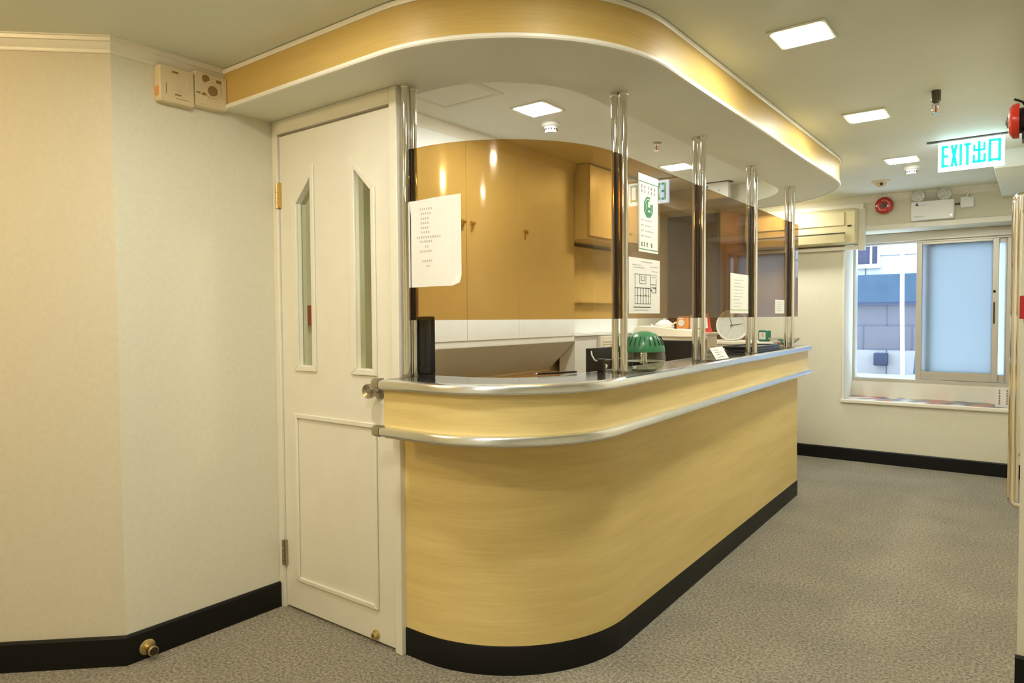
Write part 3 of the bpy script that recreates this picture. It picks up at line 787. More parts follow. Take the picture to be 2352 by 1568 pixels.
# air conditioner and its boxing
t = thing('air_conditioner', (-1.75, YB, 1.91), 'yellowed wall mounted air conditioner at the left of the window', 'air conditioner')
pr = [(YB-.012, 1.915), (YB-.012, 2.225), (YB-.15, 2.225), (YB-.20, 2.195), (YB-.205, 2.02), (YB-.165, 1.925)]
MB().extrude_poly([(-2.20, y, z) for y, z in pr], (.945, 0, 0)).build('casing', 'acplastic', t, bevel=.006)
pr2 = [(YB-.20, 2.075), (YB-.20, 2.19), (YB-.209, 2.185), (YB-.213, 2.075)]
MB().extrude_poly([(-2.17, y, z) for y, z in pr2], (.83, 0, 0)).build('front_grille', 'acplastic', t, bevel=.002)
MB().box(-2.17, -1.335, YB-.2075, YB-.195, 2.006, 2.014).build('outlet_slot', 'dark', t)
MB().extrude_poly([(-2.16, YB-.207, 2.000), (-2.16, YB-.199, 2.003), (-2.16, YB-.176, 1.935), (-2.16, YB-.182, 1.932)], (.82, 0, 0)).build('louvre', 'acplastic', t)
MB().box(-1.315, -1.285, YB-.208, YB-.200, 2.060, 2.074).build('control_button', 'dark', t)
f = MB(); f.box(-1.255, -1.205, YB-.07, YB, 1.865, 2.225); f.box(XL, -1.222, YB-.03, YB, 2.215, ZC-.055)
struct('trim_7', f, 'paint', bevel=.003)
f = MB()
f.box(-2.3, -1.23, YB-.06, YB-.0, 1.875, 1.905)
struct('trim_8', f, 'paint', bevel=.003)

# ------------------------------------------------------------------ left wall boxes and door stop
def wallbox(y0, y1, z0, z1, lab, kind):
    t = thing('wall_unit', (XL, (y0+y1)/2, z0), lab, 'wall unit', 'cream plastic units under the crown moulding')
    MB().box(XL, XL+.045, y0, y1, z0, z1).build('case', 'creamplastic', t, bevel=.004)
    x = XL+.045; yc, zc = (y0+y1)/2, (z0+z1)/2
    if kind == 0:
        MB().lathe([(.034, 0), (.034, .004), (.030, .004), (.029, .001), (0, .001)], (x, yc+.012, zc+.012), (1, 0, 0), 36).build('round_dial', 'creamplastic', t)
        m = MB(); m.box(x-.001, x+.001, yc-.02, yc+.005, z1-.022, z1-.014); m.box(x-.001, x+.001, yc-.01, yc+.014, z0+.030, z0+.036); m.build('vent_slot', 'brownslot', t)
        m = MB(); m.box(x-.001, x+.0008, yc-.005, yc+.045, z0+.018, z0+.020); m.box(x-.001, x+.0008, yc-.045, yc-.042, z0+.03, z0+.07); m.build('printed_line', 'brownslot', t)
        m = MB(); m.box(XL+.010, XL+.034, y0-.002, y0+.001, z0+.02, z0+.055); m.build('side_label', 'orange', t)
    else:
        MB().lathe([(.034, 0), (.034, .005), (.027, .005), (.026, .002), (0, .002)], (x, yc+.002, zc+.006), (1, 0, 0), 36).build('round_socket', 'creamplastic', t)
        MB().lathe([(.021, .002), (.021, .0035), (0, .0035)], (x, yc+.006, zc+.000), (1, 0, 0), 28).build('socket_recess', 'brownslot', t)
        MB().lathe([(.016, 0), (.016, .001), (0, .001)], (x, yc-.022, z1-.024), (1, 0, 0), 18).build('round_recess', 'brownslot', t)
        MB().lathe([(.010, 0), (.010, .001), (0, .001)], (x, yc-.030, zc-.022), (1, 0, 0), 14).build('round_recess', 'brownslot', t)
        MB().box(x-.001, x+.001, yc+.022, yc+.044, z1-.030, z1-.018).build('slot_recess', 'brownslot', t)
        MB().box(x-.001, x+.001, y0+.004, y0+.022, zc-.020, zc-.014).build('slot_recess', 'brownslot', t)
        MB().box(x-.001, x+.004, y0+.006, y0+.048, z0+.008, zc-.024).build('cover_flap', 'creamplastic', t, bevel=.0015)
        MB().box(x-.001, x+.004, y1-.022, y1-.002, z0+.004, z1-.004).build('end_rib', 'creamplastic', t, bevel=.0015)
wallbox(1.311, 1.446, 2.140, 2.275, 'cream wall unit with flat round dial, left of the pair under the crown moulding', 0)
wallbox(1.450, 1.584, 2.155, 2.290, 'cream wall unit with brown round socket, next to the oak canopy', 1)
t = thing('door_stop', (XL+.014, 1.225, .002), 'brass door stop knob on the black skirting near the floor', 'door stop')
MB().lathe([(.030, 0), (.030, .003), (.026, .006), (.014, .009), (.012, .018), (.013, .026), (.019, .033), (.020, .050), (.018, .054), (0, .054)], (XL+.014, 1.225, .045), (1, 0, -.05), 36).build('knob', 'brass', t)
MB().lathe([(.015, .0535), (.015, .056), (.012, .057), (0, .057)], (XL+.014, 1.225, .045), (1, 0, -.05), 28).build('rubber_tip', 'dark', t)
m = MB()
for a in (.6, 2.4, 4.4): m.lathe([(.0035, .005), (.0035, .0075), (0, .0075)], (XL+.014, 1.225+.021*math.cos(a), .045+.021*math.sin(a)), (1, 0, 0), 10)
m.build('screw_heads', 'brownslot', t)

# ------------------------------------------------------------------ office behind the counter
# ceiling hatch
t = thing('ceiling_hatch', (-2.16, 2.35, ZC-.006), 'flush square hatch in the office ceiling behind the first post', 'hatch')
f = MB(); f.box(-2.335, -2.312, 2.20, 2.535, ZC-.006, ZC); f.box(-2.312, -1.985, 2.512, 2.535, ZC-.006, ZC); f.box(-1.995, -1.965, 2.20, 2.53, ZC-.008, ZC); f.box(-2.312, -1.99, 2.19, 2.21, ZC-.006, ZC)
f.build('hatch_frame', 'soffit', t)
MB().box(-2.306, -2.0, 2.215, 2.506, ZC-.0045, ZC).build('hatch_panel', 'officeceil_lit', t)
# long wall cabinet with a sloping underside
XC = -2.51
t = thing('wall_cabinet', (-2.62, 3.2, .94), 'long white wall cabinet with sloping grey underside behind the curved pane', 'cabinet')
pr = [(XL+.002, .945), (XC, 1.138), (XC, 2.300), (XL+.002, 2.300)]
MB().extrude_poly([(x, 2.42, z) for x, z in pr], (0, 1.58, 0)).build('carcass', 'white', t)
MB().extrude_poly([(XL+.003, 2.42, .943), (XC-.0005, 2.42, 1.1372), (XC-.0005, 2.42, 1.1345), (XL+.003, 2.42, .938)], (0, 1.58, 0)).build('sloping_underside', 'slate', t)
ys = [2.43, 2.885, 3.362, 3.992]
for i in range(3):
    d = MB().box(XC, XC+.005, ys[i]+.0015, ys[i+1]-.0015, 1.172, 2.27).build('cabinet_door', 'white', t, bevel=.0015)
    hy = {0: ys[1]-.030, 1: ys[1]+.048, 2: ys[2]+.070}[i]
    h = MB(); h.box(XC+.005, XC+.009, hy-.016, hy+.012, 1.815, 1.835); h.cyl((XC+.009, hy+.006, 1.822), (XC+.023, hy+.006, 1.822), .008, 12); h.box(XC+.009, XC+.015, hy-.014, hy-.006, 1.775, 1.832)
    h.build('hasp', 'brass', d)
struct('trim_9', MB().sweep([(XC, 2.02), (XC, 4.0)], [(-.001, 2.27), (.006, 2.27), (.010, 2.285), (.022, 2.30), (.028, 2.315), (.028, ZC), (-.001, ZC)]), 'trim')
MBx = MB().box(XL, XC-.02, 1.99, 2.415, 2.28, ZC); struct('trim_10', MBx, 'white')
# low tan cupboard under it
t = thing('low_cupboard', (-2.68, 3.3, 0), 'tan low cupboard below the sloping cabinet', 'cupboard')
MB().box(XL+.002, -2.665, 2.5, 4.6, .0, .925).build('carcass', 'wood_o', t)
m = MB(); m.box(-2.665, -2.650, 2.52, 3.40, .05, .915); m.build('cupboard_door', 'wood_o', t, bevel=.002)
m = MB(); m.box(-2.665, -2.650, 3.404, 4.30, .05, .915); m.build('cupboard_door', 'wood_o', t, bevel=.002)
# deeper upper cabinet past it
t = thing('upper_cabinet', (-2.56, 4.6, 1.78), 'deep cream upper cabinet seen through the pane left of the second post', 'cabinet')
MB().box(XL+.002, -2.41, 4.005, 5.10, 1.825, 2.322).build('carcass', 'paint', t)
for k, (a, b) in enumerate(((4.02, 4.55), (4.555, 5.09))):
    d = MB().box(-2.41, -2.394, a, b, 1.845, 2.318).build('cabinet_door', 'paint', t, bevel=.0015)
    MB().box(-2.394, -2.386, (a if k else b-.08)+.02, (a if k else b-.08)+.06, 1.90, 1.915).build('door_pull', 'brass', d)
t = thing('side_cabinet', (-2.61, 4.55, 0), 'cream side cabinet with ledge beyond the sloping cabinet', 'cabinet')
MB().box(-2.645, -2.52, 4.02, 5.10, .0, 1.165).build('carcass', 'white', t)
MB().box(XL+.002, -2.505, 4.005, 5.11, 1.167, 1.182).build('ledge', 'white', t, bevel=.002)
MB().box(XL+.002, -2.60, 4.005, 5.11, 1.184, 1.796).build('back_panel', 'white', t)
MB().box(-2.599, -2.56, 4.02, 5.10, 1.40, 1.415).build('shelf', 'white', t)
m = MB()
v = MB().box(-2.519, -2.49, 4.32, 4.60, 0.9, 1.16).build('louvre_panel', 'paint', t, bevel=.002)
for k in range(5): m.box(-2.490, -2.486, 4.36, 4.50, 1.04+k*.02, 1.048+k*.02)
m.build('louvre_slats', 'paint', v)

t = thing('wardrobe', (-2.46, 6.3, 0), 'dark brown wooden wardrobe in the far office corner, seen through the third pane', 'wardrobe')
MB().box(-2.715, -2.225, 5.95, 6.69, 0, 2.255).build('carcass', 'walnut', t, bevel=.003)
for a, b, hx_ in ((-2.70, -2.472, -2.49), (-2.468, -2.24, -2.45)):
    d = MB().box(a, b, 5.932, 5.95, .06, 2.22).build('wardrobe_door', 'walnut', t, bevel=.002)
    MB().cyl((hx_, 5.918, 1.02), (hx_, 5.918, 1.14), .005, 10).build('door_pull', 'brass', d)
tag(MB().box(XL, XL+.03, 1.985, 2.06, 1.272, 1.362).build('red_wall_box', 'redsign', bevel=.003), 'small red box on the wall seen through the left slot of the door', 'box')
# staff desk, hutch shelf, monitors and clutter
t = thing('staff_desk', (-1.65, 3.4, 0), 'low staff desk hidden behind the reception counter', 'desk')
MB().box(-1.95, -1.50, 2.55, 4.15, .73, .76).build('desk_top', 'wood_o', t, bevel=.003)
for yy in (2.6, 3.4, 4.1): MB().box(-1.93, -1.52, yy-.015, yy+.015, 0, .73).build('leg_panel', 'wood_o', t)
def monitor(cx, cy, zb, w, h, rot, lab, bz='blackplastic'):
    t = thing('monitor', (cx, cy, zb), lab, 'monitor')
    R = Matrix.Translation((cx, cy, zb)) @ Matrix.Rotation(rot, 4, 'Z')
    MB().box(-w/2, w/2, 0, .022, .09, .09+h, mat=R).build('housing', bz, t, bevel=.004)
    MB().box(-w/2+.016, w/2-.016, -.002, .001, .106, .09+h-.016, mat=R).build('screen', 'blackgloss', t)
    MB().box(-.03, .03, .022, .045, .0, .26, mat=R).build('stand_neck', bz, t)
    MB().box(-.11, .11, -.06, .10, 0, .012, mat=R).build('stand_foot', bz, t, bevel=.003)
    MB().box(-.12, .12, .022, .040, .16, .09+h-.06, mat=R).build('rear_bulge', bz, t, bevel=.006)
    return t
monitor(-1.72, 3.06, .76, .44, .30, -PI/2, 'black monitor back standing behind the second post')
t = thing('hutch_shelf', (-1.98, 4.35, .76), 'cream shelf carrying folded cloth and teapot, over a dark screen', 'shelf')
MB().box(-2.22, -1.755, 4.22, 4.47, 1.142, 1.168).build('shelf_board', 'paint', t, bevel=.003)
MB().box(-2.22, -2.195, 4.22, 4.47, .0, 1.142).build('side_panel', 'paint', t); MB().box(-2.195, -1.755, 4.455, 4.47, .0, 1.142).build('back_panel', 'paint', t)
t = thing('television', (-1.88, 4.2, .93), 'flat black screen under the cream shelf', 'screen')
MB().box(-2.185, -1.76, 4.225, 4.255, .80, 1.140).build('housing', 'blackplastic', t, bevel=.003)
MB().box(-2.17, -1.775, 4.223, 4.226, .875, 1.12).build('screen', 'blackgloss', t)
MB().box(-2.0, -1.78, 4.24, 4.40, .0, .78).build('stand_foot', 'blackplastic', t); MB().box(-1.92, -1.86, 4.262, 4.29, .78, .95).build('stand_neck', 'blackplastic', t)
# folded cloth: soft slab
m = MB(); NX, NY = 18, 10
def clz(u, v, topz):
    e = min(u, 1-u, v, 1-v); r = min(1, e/.12)
    return 1.169 + (topz*math.sqrt(max(0, 1-(1-r)**2)))*(1 - .28*u + .10*math.sin(u*5+v*2))
A = []
for i in range(NX+1):
    A.append([m.bm.verts.new((-2.21+.445*i/NX + .01*math.sin(k*.9), 4.215+.24*k/NY - .02*i/NX, clz(i/NX, k/NY, .062))) for k in range(NY+1)])
Bt = [[m.bm.verts.new((v.co.x, v.co.y, 1.169)) for v in row] for row in A]
for i in range(NX):
    for k in range(NY):
        m.face([A[i][k], A[i+1][k], A[i+1][k+1], A[i][k+1]]); m.face([Bt[i][k+1], Bt[i+1][k+1], Bt[i+1][k], Bt[i][k]])
tag(m.build('folded_cloth', 'cloth'), 'folded cream cloth lying on the cream shelf behind the screen', 'cloth')
# teapot
tx, ty, tz = -2.19, 4.735, 1.185
t = thing('teapot', (tx, ty, tz), 'white teapot with cream looped handle behind the folded cloth', 'teapot')
MB().lathe([(.035, 0), (.060, .012), (.072, .035), (.066, .060), (.045, .074), (.040, .078), (.030, .086), (.010, .09), (.010, .098), (0, .10)], (tx, ty, tz), seg=32).build('body', 'whiteplastic', t)
MB().tube([(tx-.065, ty, tz+.03), (tx-.09, ty, tz+.038), (tx-.108, ty, tz+.05)], .010, 10).build('spout', 'whiteplastic', t)
MB().tube([(tx+.064, ty-.01, tz+.055), (tx+.095, ty-.01, tz+.070), (tx+.115, ty-.01, tz+.055), (tx+.12, ty-.01, tz+.03), (tx+.105, ty-.01, tz+.012), (tx+.066, ty-.01, tz+.022)], .007, 10).build('handle', 'cloth', t)
t = thing('side_shelf', (-2.1, 4.95, 0), 'cream cabinet carrying the teapot, snack pack and red calendar', 'cabinet')
MB().box(-2.38, -1.825, 4.61, 4.82, .0, 1.165).build('carcass', 'paint', t); MB().box(-2.38, -1.815, 4.60, 4.83, 1.165, 1.185).build('top_board', 'paint', t, bevel=.003)
# snack pack
m = MB()
t = thing('snack_pack', (-1.96, 4.72, 1.185), 'orange and white snack pack standing beside the teapot', 'snack pack')
m.extrude_poly([(-2.08, 4.70, 1.186), (-1.995, 4.70, 1.186), (-1.985, 4.70, 1.24), (-1.993, 4.70, 1.30), (-2.075, 4.70, 1.30), (-2.083, 4.70, 1.24)], (0, .03, 0)); m.build('pouch', 'orange', t, bevel=.008, seg=3)
m = MB(); m.lathe([(.024, 0), (.024, .002), (0, .002)], (-2.042, 4.699, 1.252), (0, -1, 0), 18); m.box(-2.07, -2.01, 4.697, 4.699, 1.20, 1.212); m.box(-2.065, -2.025, 4.697, 4.699, 1.28, 1.29); m.build('print', 'paper', t)
tag(MB().box(-1.985, -1.93, 4.72, 4.78, 1.186, 1.31).build('white_carton', 'paper', bevel=.002), 'plain white carton standing right of the snack pack', 'carton')
# red desk calendar
t = thing('desk_calendar', (-1.70, 4.62, 1.15), 'red desk calendar with white page, left of the leaning clock', 'calendar')
MB().extrude_poly([(-1.915, 4.68, 1.186), (-1.81, 4.68, 1.186), (-1.845, 4.70, 1.32), (-1.915, 4.70, 1.32)], (0, .012, 0)).build('card_back', 'redmat', t)
MB().extrude_poly([(-1.915, 4.677, 1.215), (-1.835, 4.677, 1.215), (-1.85, 4.692, 1.315), (-1.915, 4.692, 1.315)], (0, .002, 0)).build('page', 'paper', t)
# ledge for the clocks
t = thing('clock_ledge', (-1.85, 5.55, 0), 'low cream cabinet by the counter end carrying the clocks', 'cabinet')
MB().box(-2.25, -1.66, 5.42, 5.80, 0, 1.075).build('carcass', 'paint', t); MB().box(-2.27, -1.645, 5.405, 5.81, 1.075, 1.098).build('top_board', 'paint', t, bevel=.004)
# leaning wall clock
cx, cy, cz, R = -1.965, 5.52, 1.225, .127
t = thing('wall_clock', (cx, cy, 1.098), 'round white clock with black hands leaning on the ledge behind the screen', 'clock')
ax = (.10, -1, .08)
MB().lathe([(R, -.03), (R, .004), (R*.985, .012), (R*.93, .014), (R*.90, .006), (R*.90, .002), (0, .002)], (cx, cy, cz), ax, 56).build('rim', 'whiteplastic', t)
MB().lathe([(R*.90, .002), (R*.90, .0035), (0, .0035)], (cx, cy, cz), ax, 48).build('dial', 'clockface', t)
a = Vector(ax).normalized(); e1 = Vector((1, 0, 0)); e1 = (e1-a*e1.dot(a)).normalized(); e2 = e1.cross(a) if e1.cross(a).z > 0 else a.cross(e1)
def hand(ang, l, w_, h_=.006, back=.0):
    d = e1*math.sin(ang)+e2*math.cos(ang); n = d.cross(a); o = Vector((cx, cy, cz)) + a*h_
    return [o-d*back-n*w_/2, o+d*l-n*w_/4, o+d*l+n*w_/4, o-d*back+n*w_/2]
m = MB(); m.extrude_poly(hand(-.30, R*.52, .007, back=.012), a*.001); m.build('hour_hand', 'ink', t, smooth=False)
m = MB(); m.extrude_poly(hand(1.43, R*.70, .006, .0075, back=.015), a*.001); m.build('minute_hand', 'ink', t, smooth=False)
m = MB(); m.extrude_poly(hand(3.55, R*.74, .002, .009, back=.02), a*.001); m.build('second_hand', 'paperline', t, smooth=False)
m = MB()
for k in range(12):
    an = 2*PI*k/12; d = e1*math.sin(an)+e2*math.cos(an); n = d.cross(a); o = Vector((cx, cy, cz))+a*.0037+d*R*.74
    for s_off in ((-.006, .006) if k in (0, 10, 11) else (0,)):
        q = o+n*s_off; m.extrude_poly([q-d*.008-n*.002, q+d*.008-n*.002, q+d*.008+n*.002, q-d*.008+n*.002], a*.0006)
    for j in range(1, 5):
        an2 = an+2*PI*j/60; d2 = e1*math.sin(an2)+e2*math.cos(an2); n2 = d2.cross(a); q = Vector((cx, cy, cz))+a*.0037+d2*R*.86
        m.extrude_poly([q-d2*.002-n2*.0007, q+d2*.002-n2*.0007, q+d2*.002+n2*.0007, q-d2*.002+n2*.0007], a*.0005)
m.build('numerals', 'paperline', t, smooth=False)
# green alarm clock
gx, gy_, gz = -1.70, 5.50, 1.098
t = thing('alarm_clock', (gx, gy_, gz), 'small square green clock on the ledge near the candy bowl', 'clock')
R4 = Matrix.Translation((gx, gy_, gz)) @ Matrix.Rotation(-.42, 4, 'Z')
MB().box(-.048, .048, -.024, .024, 0, .088, mat=R4).build('case', 'greenclock', t, bevel=.012, seg=3)
MB().box(-.032, .032, -.0255, -.023, .016, .073, mat=R4).build('dial', 'clockface', t, bevel=.001)
m = MB(); m.box(-.0015, .0015, -.0275, -.0255, .042, .066, mat=R4); m.box(-.0015, .018, -.0275, -.0255, .0425, .0455, mat=R4); m.build('hands', 'redmat', t)

# ------------------------------------------------------------------ things on the counter
# slim black unit beside post one
t = thing('tower_speaker', (-1.86, 1.895, ZT), 'slim black tower unit standing on the counter behind the first post', 'speaker')
m = MB(); m.prism([(-1.890, 1.888), (-1.872, 1.880), (-1.842, 1.880), (-1.822, 1.888), (-1.816, 1.903), (-1.826, 1.916), (-1.886, 1.916), (-1.893, 1.903)], ZT+.006, 1.306)
m.build('body', 'blackplastic', t, bevel=.006, seg=3)
MB().box(-1.885, -1.826, 1.884, 1.914, ZT, ZT+.007).build('base', 'blackplastic', t)
MB().box(-1.872, -1.842, 1.8785, 1.8805, ZT+.03, 1.265).build('grille', 'mattblack', t)
# humidifier
hx, hy = -1.272, 2.555
t = thing('humidifier', (hx, hy, ZT), 'green domed water humidifier with clear bowl beside the second post', 'humidifier')
bw = MB().lathe([(.052, 0), (.072, .006), (.084, .025), (.088, .048), (.0865, .066), (.082, .080), (.079, .080), (.0835, .066), (.085, .048), (.081, .026), (.070, .010), (.050, .004), (0, .004)], (hx, hy, ZT), seg=56).build('clear_bowl', 'acrylic', t)
MB().lathe([(.050, .005), (.070, .011), (.0805, .027), (.084, .040), (0, .040)], (hx, hy, ZT), seg=48).build('water', 'water', t)
MB().lathe([(.0835, .078), (.0845, .083), (.082, .100), (.074, .122), (.060, .140), (.042, .152), (.020, .160), (0, .162)], (hx, hy, ZT), seg=56).build('green_dome', 'green', t)
m = MB()
for k in range(24):
    an = 2*PI*k/24
    for q in range(6):
        th0, th1 = .104+q*.006, .110+q*.006
        rr = lambda h: .0835 - .021*((h-.098)/.042)**1.6 if h > .098 else .0835
        m.box(hx+rr(th0)-.0025, hx+rr(th0)+.0012, hy-.0009, hy+.0009, ZT+th0, ZT+th1, rot=an, piv=(hx, hy, 0))
m.build('vent_slits', 'dark', t)
MB().lathe([(.014, .078), (.012, .045), (.016, .030), (0, .028)], (hx, hy, ZT), seg=20).build('pump_core', 'silver', t)
# acrylic stand left of post two
tag(MB().box(-1.365, -1.338, 2.385, 2.392, ZT, 1.135).build('acrylic_upright', 'acrylic', bevel=.001), 'small clear acrylic upright standing left of the second post', 'stand')
tag(MB().box(-1.40, -1.375, 2.40, 2.425, ZT, 1.132).build('phone_cradle', 'blackplastic', bevel=.002), 'small black upright holder behind the second post', 'holder')
m = MB(); m.tube([(-1.70, 2.86, 1.135), (-1.66, 2.80, 1.118), (-1.60, 2.72, 1.105), (-1.50, 2.62, 1.098), (-1.44, 2.55, 1.0955), (-1.415, 2.50, 1.088)], .0035, 8)
tag(m.build('cable', 'paperline'), 'thin grey cable hanging in front of the black monitor back', 'cable')
# pen on the counter inner edge
t = thing('ballpoint_pen', (-1.46, 2.25, ZT), 'thin dark pen lying at the counter inner edge', 'pen')
m = MB(); m.tube([(-1.505, 2.135, ZT+.0055), (-1.435, 2.30, ZT+.0055)], .004, 10); m.build('barrel', 'blackplastic', t)
m = MB(); m.cyl((-1.505, 2.135, ZT+.0055), (-1.510, 2.123, ZT+.0055), .0038, 10, .001); m.build('tip', 'steel', t)
# sloped acrylic sign holder with a white card
sx, sy = -1.287, 3.37
t = thing('sign_holder', (sx, sy, ZT), 'clear acrylic holder on the counter right of the third post', 'holder')
m = MB()
m.extrude_poly([(sx-.045, sy-.11, ZT), (sx+.035, sy-.11, ZT), (sx+.035, sy-.11, ZT+.004), (sx-.045, sy-.11, ZT+.004)], (0, .22, 0))
m.extrude_poly([(sx+.035, sy-.11, ZT), (sx+.038, sy-.11, ZT+.002), (sx-.002, sy-.11, ZT+.066), (sx-.005, sy-.11, ZT+.064)], (0, .22, 0))
m.extrude_poly([(sx-.045, sy-.11, ZT), (sx-.042, sy-.11, ZT), (sx-.042, sy-.11, ZT+.062), (sx-.045, sy-.11, ZT+.062)], (0, .22, 0))
m.build('acrylic_body', 'acrylic', t, smooth=False)
t = thing('name_card', (sx+.03, sy, ZT+.008), 'white card slanted in the acrylic holder by the third post', 'card')
m = MB(); m.extrude_poly([(sx+.0395, sy-.085, ZT+.006), (sx+.041, sy-.085, ZT+.007), (sx+.006, sy-.085, ZT+.063), (sx+.0045, sy-.085, ZT+.062)], (0, .17, 0)); m.build('card', 'paper', t, smooth=False)
m = MB()
for k in range(4):
    z = .016+k*.011; xx = sx+.0412 - (z-.007)/.056*.035
    m.box(xx-.0002, xx+.0012, sy-.05, sy-.05+(.08, .05, .09, .06)[k], ZT+z, ZT+z+.003)
m.build('printed_lines', 'paperline', t)
# trays
t0 = thing('black_tray', (-1.425, 4.36, ZT), 'lowest black tray of the pile on the counter by the fourth post', 'tray', 'black trays piled on the counter')
def tray(z):
    m = MB(); a, b, c2, d = -1.515, -1.335, 4.14, 4.60
    m.box(a, b, c2, d, z, z+.004); m.box(a-.008, a, c2-.008, d+.008, z, z+.012); m.box(b, b+.008, c2-.008, d+.008, z, z+.012); m.box(a, b, c2-.008, c2, z, z+.012); m.box(a, b, d, d+.008, z, z+.012)
    return m
tray(ZT).build('tray_body', 'blackplastic', t0, bevel=.002)
dup(t0, (-1.423, 4.372, ZT+.0125), 'middle black tray of the pile on the counter by the fourth post')
dup(t0, (-1.427, 4.352, ZT+.025), 'topmost black tray of the pile on the counter by the fourth post')
m = MB(); m.box(-1.52, -1.45, 3.86, 4.0, ZT, ZT+.022)
tag(m.build('brown_wallet', plain('brown_leather', (.06, .02, .012), .4), bevel=.006, seg=3), 'dark brown wallet lying left of the black trays', 'wallet')
# bowl of candies
bx, by = -1.44, 5.10
t = thing('candy_bowl', (bx, by, ZT), 'shallow clear glass bowl of candies at the far end of the counter', 'bowl')
MB().lathe([(.035, 0), (.040, .003), (.062, .015), (.092, .040), (.110, .058), (.106, .0605), (.088, .043), (.058, .019), (.036, .0065), (0, .006)], (bx, by, ZT), seg=12).build('glass_bowl', 'acrylic', t, smooth=False)
spots = [(0, 0, .021), (.034, .010, .0255), (-.032, .012, .0255), (.012, -.036, .0265), (-.022, -.032, .0265), (.012, .040, .0275), (.010, .006, .046), (-.018, -.008, .044)]
cols = ['pink', 'greenwrap', 'pink', 'greenwrap', 'pink', 'redmat', 'pink', 'greenwrap']
ll = ['pink', 'green']
for k, ((dx, dy, dz), c2) in enumerate(zip(spots, cols)):
    p = (bx+dx, by+dy, ZT+dz)
    name = {'pink': 'pink', 'greenwrap': 'green', 'redmat': 'red'}[c2]
    pos = ['at the middle of the bowl bottom', 'at the right of the bowl', 'at the left of the bowl', 'at the near side of the bowl', 'at the near left of the bowl', 'at the back of the bowl', 'on top of the heap', 'on top of the heap'][k]
    t = thing('candy', (p[0], p[1], p[2]-.012), '%s wrapped candy %s on the counter end' % (name, pos), 'candy', 'candies in the glass bowl')
    MB().lathe([(0, -.016), (.008, -.013), (.012, -.004), (.012, .004), (.008, .013), (0, .016)], p, (math.cos(k*1.3), math.sin(k*1.3), .1), 14).build('wrapped_sweet', c2, t)
    d = Vector((math.cos(k*1.3), math.sin(k*1.3), .1)).normalized()
    m = MB(); m.lathe([(.003, .014), (.008, .022), (0, .021)], p, d, 8); m.lathe([(.003, .014), (.008, .022), (0, .021)], p, -d, 8); m.build('twist', c2, t)

# emergency light box hanging in the office
t = thing('emergency_box', (-2.03, 5.22, 2.18), 'white box with blue triangle hanging from the office ceiling behind the third post', 'emergency light')
MB().box(-2.14, -1.885, 5.20, 5.26, 2.20, 2.325).build('case', 'whiteplastic', t, bevel=.004)
MB().box(-2.16, -1.87, 5.19, 5.27, 2.322, ZC).build('mounting_plate', 'darkmetal', t)
MB().extrude_poly([(-2.062, 5.199, 2.290), (-2.040, 5.199, 2.290), (-2.051, 5.199, 2.311)], (0, .002, 0)).build('triangle_mark', 'blue', t, smooth=False)
MB().lathe([(.010, 0), (.009, .003), (0, .003)], (-1.955, 5.20, 2.262), (0, -1, 0), 18).build('indicator', 'silver', t)

# ------------------------------------------------------------------ right border: pull handle, red plate
t = thing('pull_handle', (-.08, 3.2, .6), 'long chrome D shaped pull handle at the right border of the corridor', 'door handle')
def dh(x, y, r):
    pts = [(-.04, y, .60), (x+.012, y, .602), (x+.004, y, .611), (x, y, .63)]
    pts += [(x, y, z) for z in (.9, 1.2, 1.5)]
    pts += [(x, y, 1.70), (x+.004, y, 1.719), (x+.012, y, 1.728), (-.04, y, 1.73)]
    return pts
MB().tube(dh(-.0705, 3.10, 0), .0095, 20).build('outer_bar', 'chrome', t)
MB().tube([(-.0530, 3.03, .63), (-.0530, 3.03, 1.2), (-.0530, 3.03, 1.715)], .0075, 16).build('inner_bar', 'chrome', t)
for z in (.80, 1.66): MB().cyl((-.04, 3.03, z), (-.0530, 3.03, z), .006, 12).build('wall_fixing', 'chrome', t)
tag(MB().box(-.050, -.002, 2.938, 2.95, 1.283, 1.362).build('red_plate', 'redsign', bevel=.001), 'small plain red plate at the right border beside the pull handle', 'sign')

# notice card on the sill
t = thing('sill_notice', (-.22, 6.76, WZ0), 'white card with columns of red characters standing on the window sill', 'notice')
MB().box(-.262, -.168, 6.775, 6.7765, WZ0, .700).build('card', 'paper', t)
m = MB()
for cx_ in (-.238, -.188):
    for k in range(6):
        z = WZ0+.022+k*.0205
        for (p0, p1, q0, q1) in ((.1, .9, .1, .26), (.1, .9, .45, .58), (.1, .8, .78, .92), (.4, .58, .05, .98)):
            s = .0155; m.box(cx_+p0*s-.004, cx_+p1*s-.004, 6.774, 6.775, z+q0*s, z+q1*s)
m.build('characters', plain('dark_red_print', (.25, .02, .015), .6), t, smooth=False)

# ------------------------------------------------------------------ outside: neighbouring building and drain pipe
YF = 9.5
t = thing('neighbour_building', (-1.2, YF, -.5), 'neighbouring building facade of white render, blue band and grey tiles seen through the window', 'building')
MB().box(-5, 4, YF, YF+.4, 1.79, 4.2).build('upper_wall', 'facade_w', t)
m = MB(); m.box(-5, 4, YF-.01, YF-.002, 2.02, 2.026)
for k in range(-4, 4): m.box(-1.71+k*.9, -1.704+k*.9, YF-.01, YF-.002, 1.79, 4.2)
m.build('render_joints', 'facade_b', t)
bnd = MB().box(-5, 4, YF-.10, YF+.3, 1.455, 1.79).build('blue_band', 'facade_b', t)
m = MB(); m.box(-5, 4, YF-.04, YF+.3, 1.42, 1.455); m.build('shadow_joint', 'joint', t)
MB().box(-5, 4, YF, YF+.4, .87, 1.42).build('tiled_wall', 'facade_t', t)
MB().box(-5, 4, YF, YF+.4, -.6, .87).build('lower_wall', 'facade_l', t)
m = MB()
for z in (1.168, .872): m.box(-5, 4, YF-.006, YF-.001, z, z+.009)
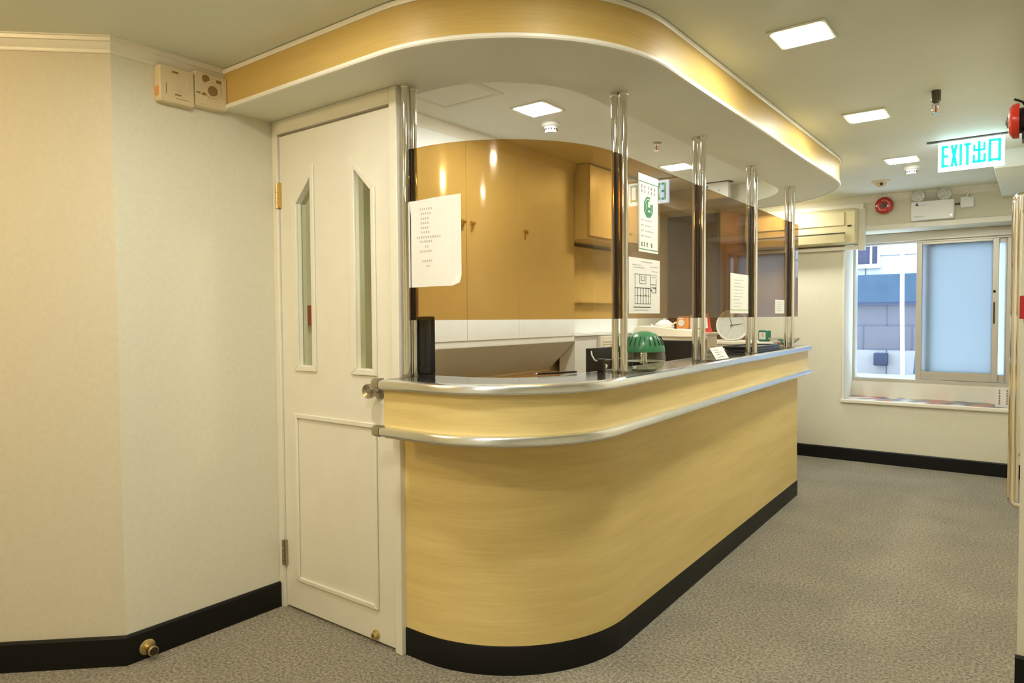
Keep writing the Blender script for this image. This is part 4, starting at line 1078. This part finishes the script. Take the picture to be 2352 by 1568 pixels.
for z0, z1, x0 in ((1.168, 1.42, -1.47), (.872, 1.168, -1.73), (.5, .872, -1.47)):
    for k in range(-4, 6): m.box(x0+k*.53, x0+k*.53+.008, YF-.006, YF-.001, z0, z1)
m.build('tile_joints', 'joint', t)
fw = MB(); 
x0, x1, z0, z1 = -1.86, -1.575, 1.925, 2.6
fw.box(x0-.03, x0, YF-.03, YF, z0-.03, z1); fw.box(x1, x1+.03, YF-.03, YF, z0-.03, z1); fw.box(x0-.03, x1+.04, YF-.05, YF, z0-.05, z0)
win2 = fw.build('window_surround', 'facade_w', t)
MB().box(x0, x1, YF-.008, YF-.002, z0, z1).build('window_pane', 'extglass', win2)
MB().box(x1-.085, x1-.06, YF-.018, YF-.008, z0, z1).build('window_stile', 'facade_w', win2)
MB().box(-1.595, -1.445, YF-.10, YF, .68, .835).build('vent_box', 'navy', t, bevel=.01)
MB().box(-5, 4, YF-.5, YF+.4, .47, .575).build('ground_ledge', 'facade_w', t)
t = thing('drain_pipe', (-1.27, 9.1, .58), 'white vertical drain pipe outside the open window', 'pipe')
MB().tube([(-1.235, 9.1, .57), (-1.250, 9.1, 1.4), (-1.262, 9.1, 3.0)], .024, 14).build('pipe', 'facade_w', t)
MB().tube([(-1.09, 9.1, 1.0), (-1.12, 9.1, .62)], .012, 10).build('brace', 'facade_b', t)

# ------------------------------------------------------------------ light, sky, camera
Wd = bpy.data.worlds.new('sky'); S.world = Wd; Wd.use_nodes = True
bg = Wd.node_tree.nodes['Background']; bg.inputs['Color'].default_value = (.56, .75, 1.0, 1); bg.inputs['Strength'].default_value = 8.0

cam = bpy.data.cameras.new('camera'); co_ = bpy.data.objects.new('camera', cam); COL.objects.link(co_); S.camera = co_
yaw, pitch, roll, F = CAMP = (0.65059, 0.034837, -0.006964, 1586.011)
f_ = Vector((-math.sin(yaw)*math.cos(pitch), math.cos(yaw)*math.cos(pitch), -math.sin(pitch)))
r0 = Vector((math.cos(yaw), math.sin(yaw), 0)); u0 = r0.cross(f_)
r_ = r0*math.cos(roll) + u0*math.sin(roll); u_ = -r0*math.sin(roll) + u0*math.cos(roll)
mw = Matrix(((r_.x, u_.x, -f_.x, 0), (r_.y, u_.y, -f_.y, 0), (r_.z, u_.z, -f_.z, 1.3), (0, 0, 0, 1)))
co_.matrix_world = mw
cam.sensor_width = 36; cam.sensor_fit = 'HORIZONTAL'; cam.lens = F/2352*36; cam.clip_start = .02

S.view_settings.view_transform = 'Standard'; S.view_settings.look = 'None'
S.view_settings.gamma = 1; S.view_settings.exposure = 0
S.view_settings.use_curve_mapping = False
S.cycles.max_bounces = 8; S.cycles.transparent_max_bounces = 14
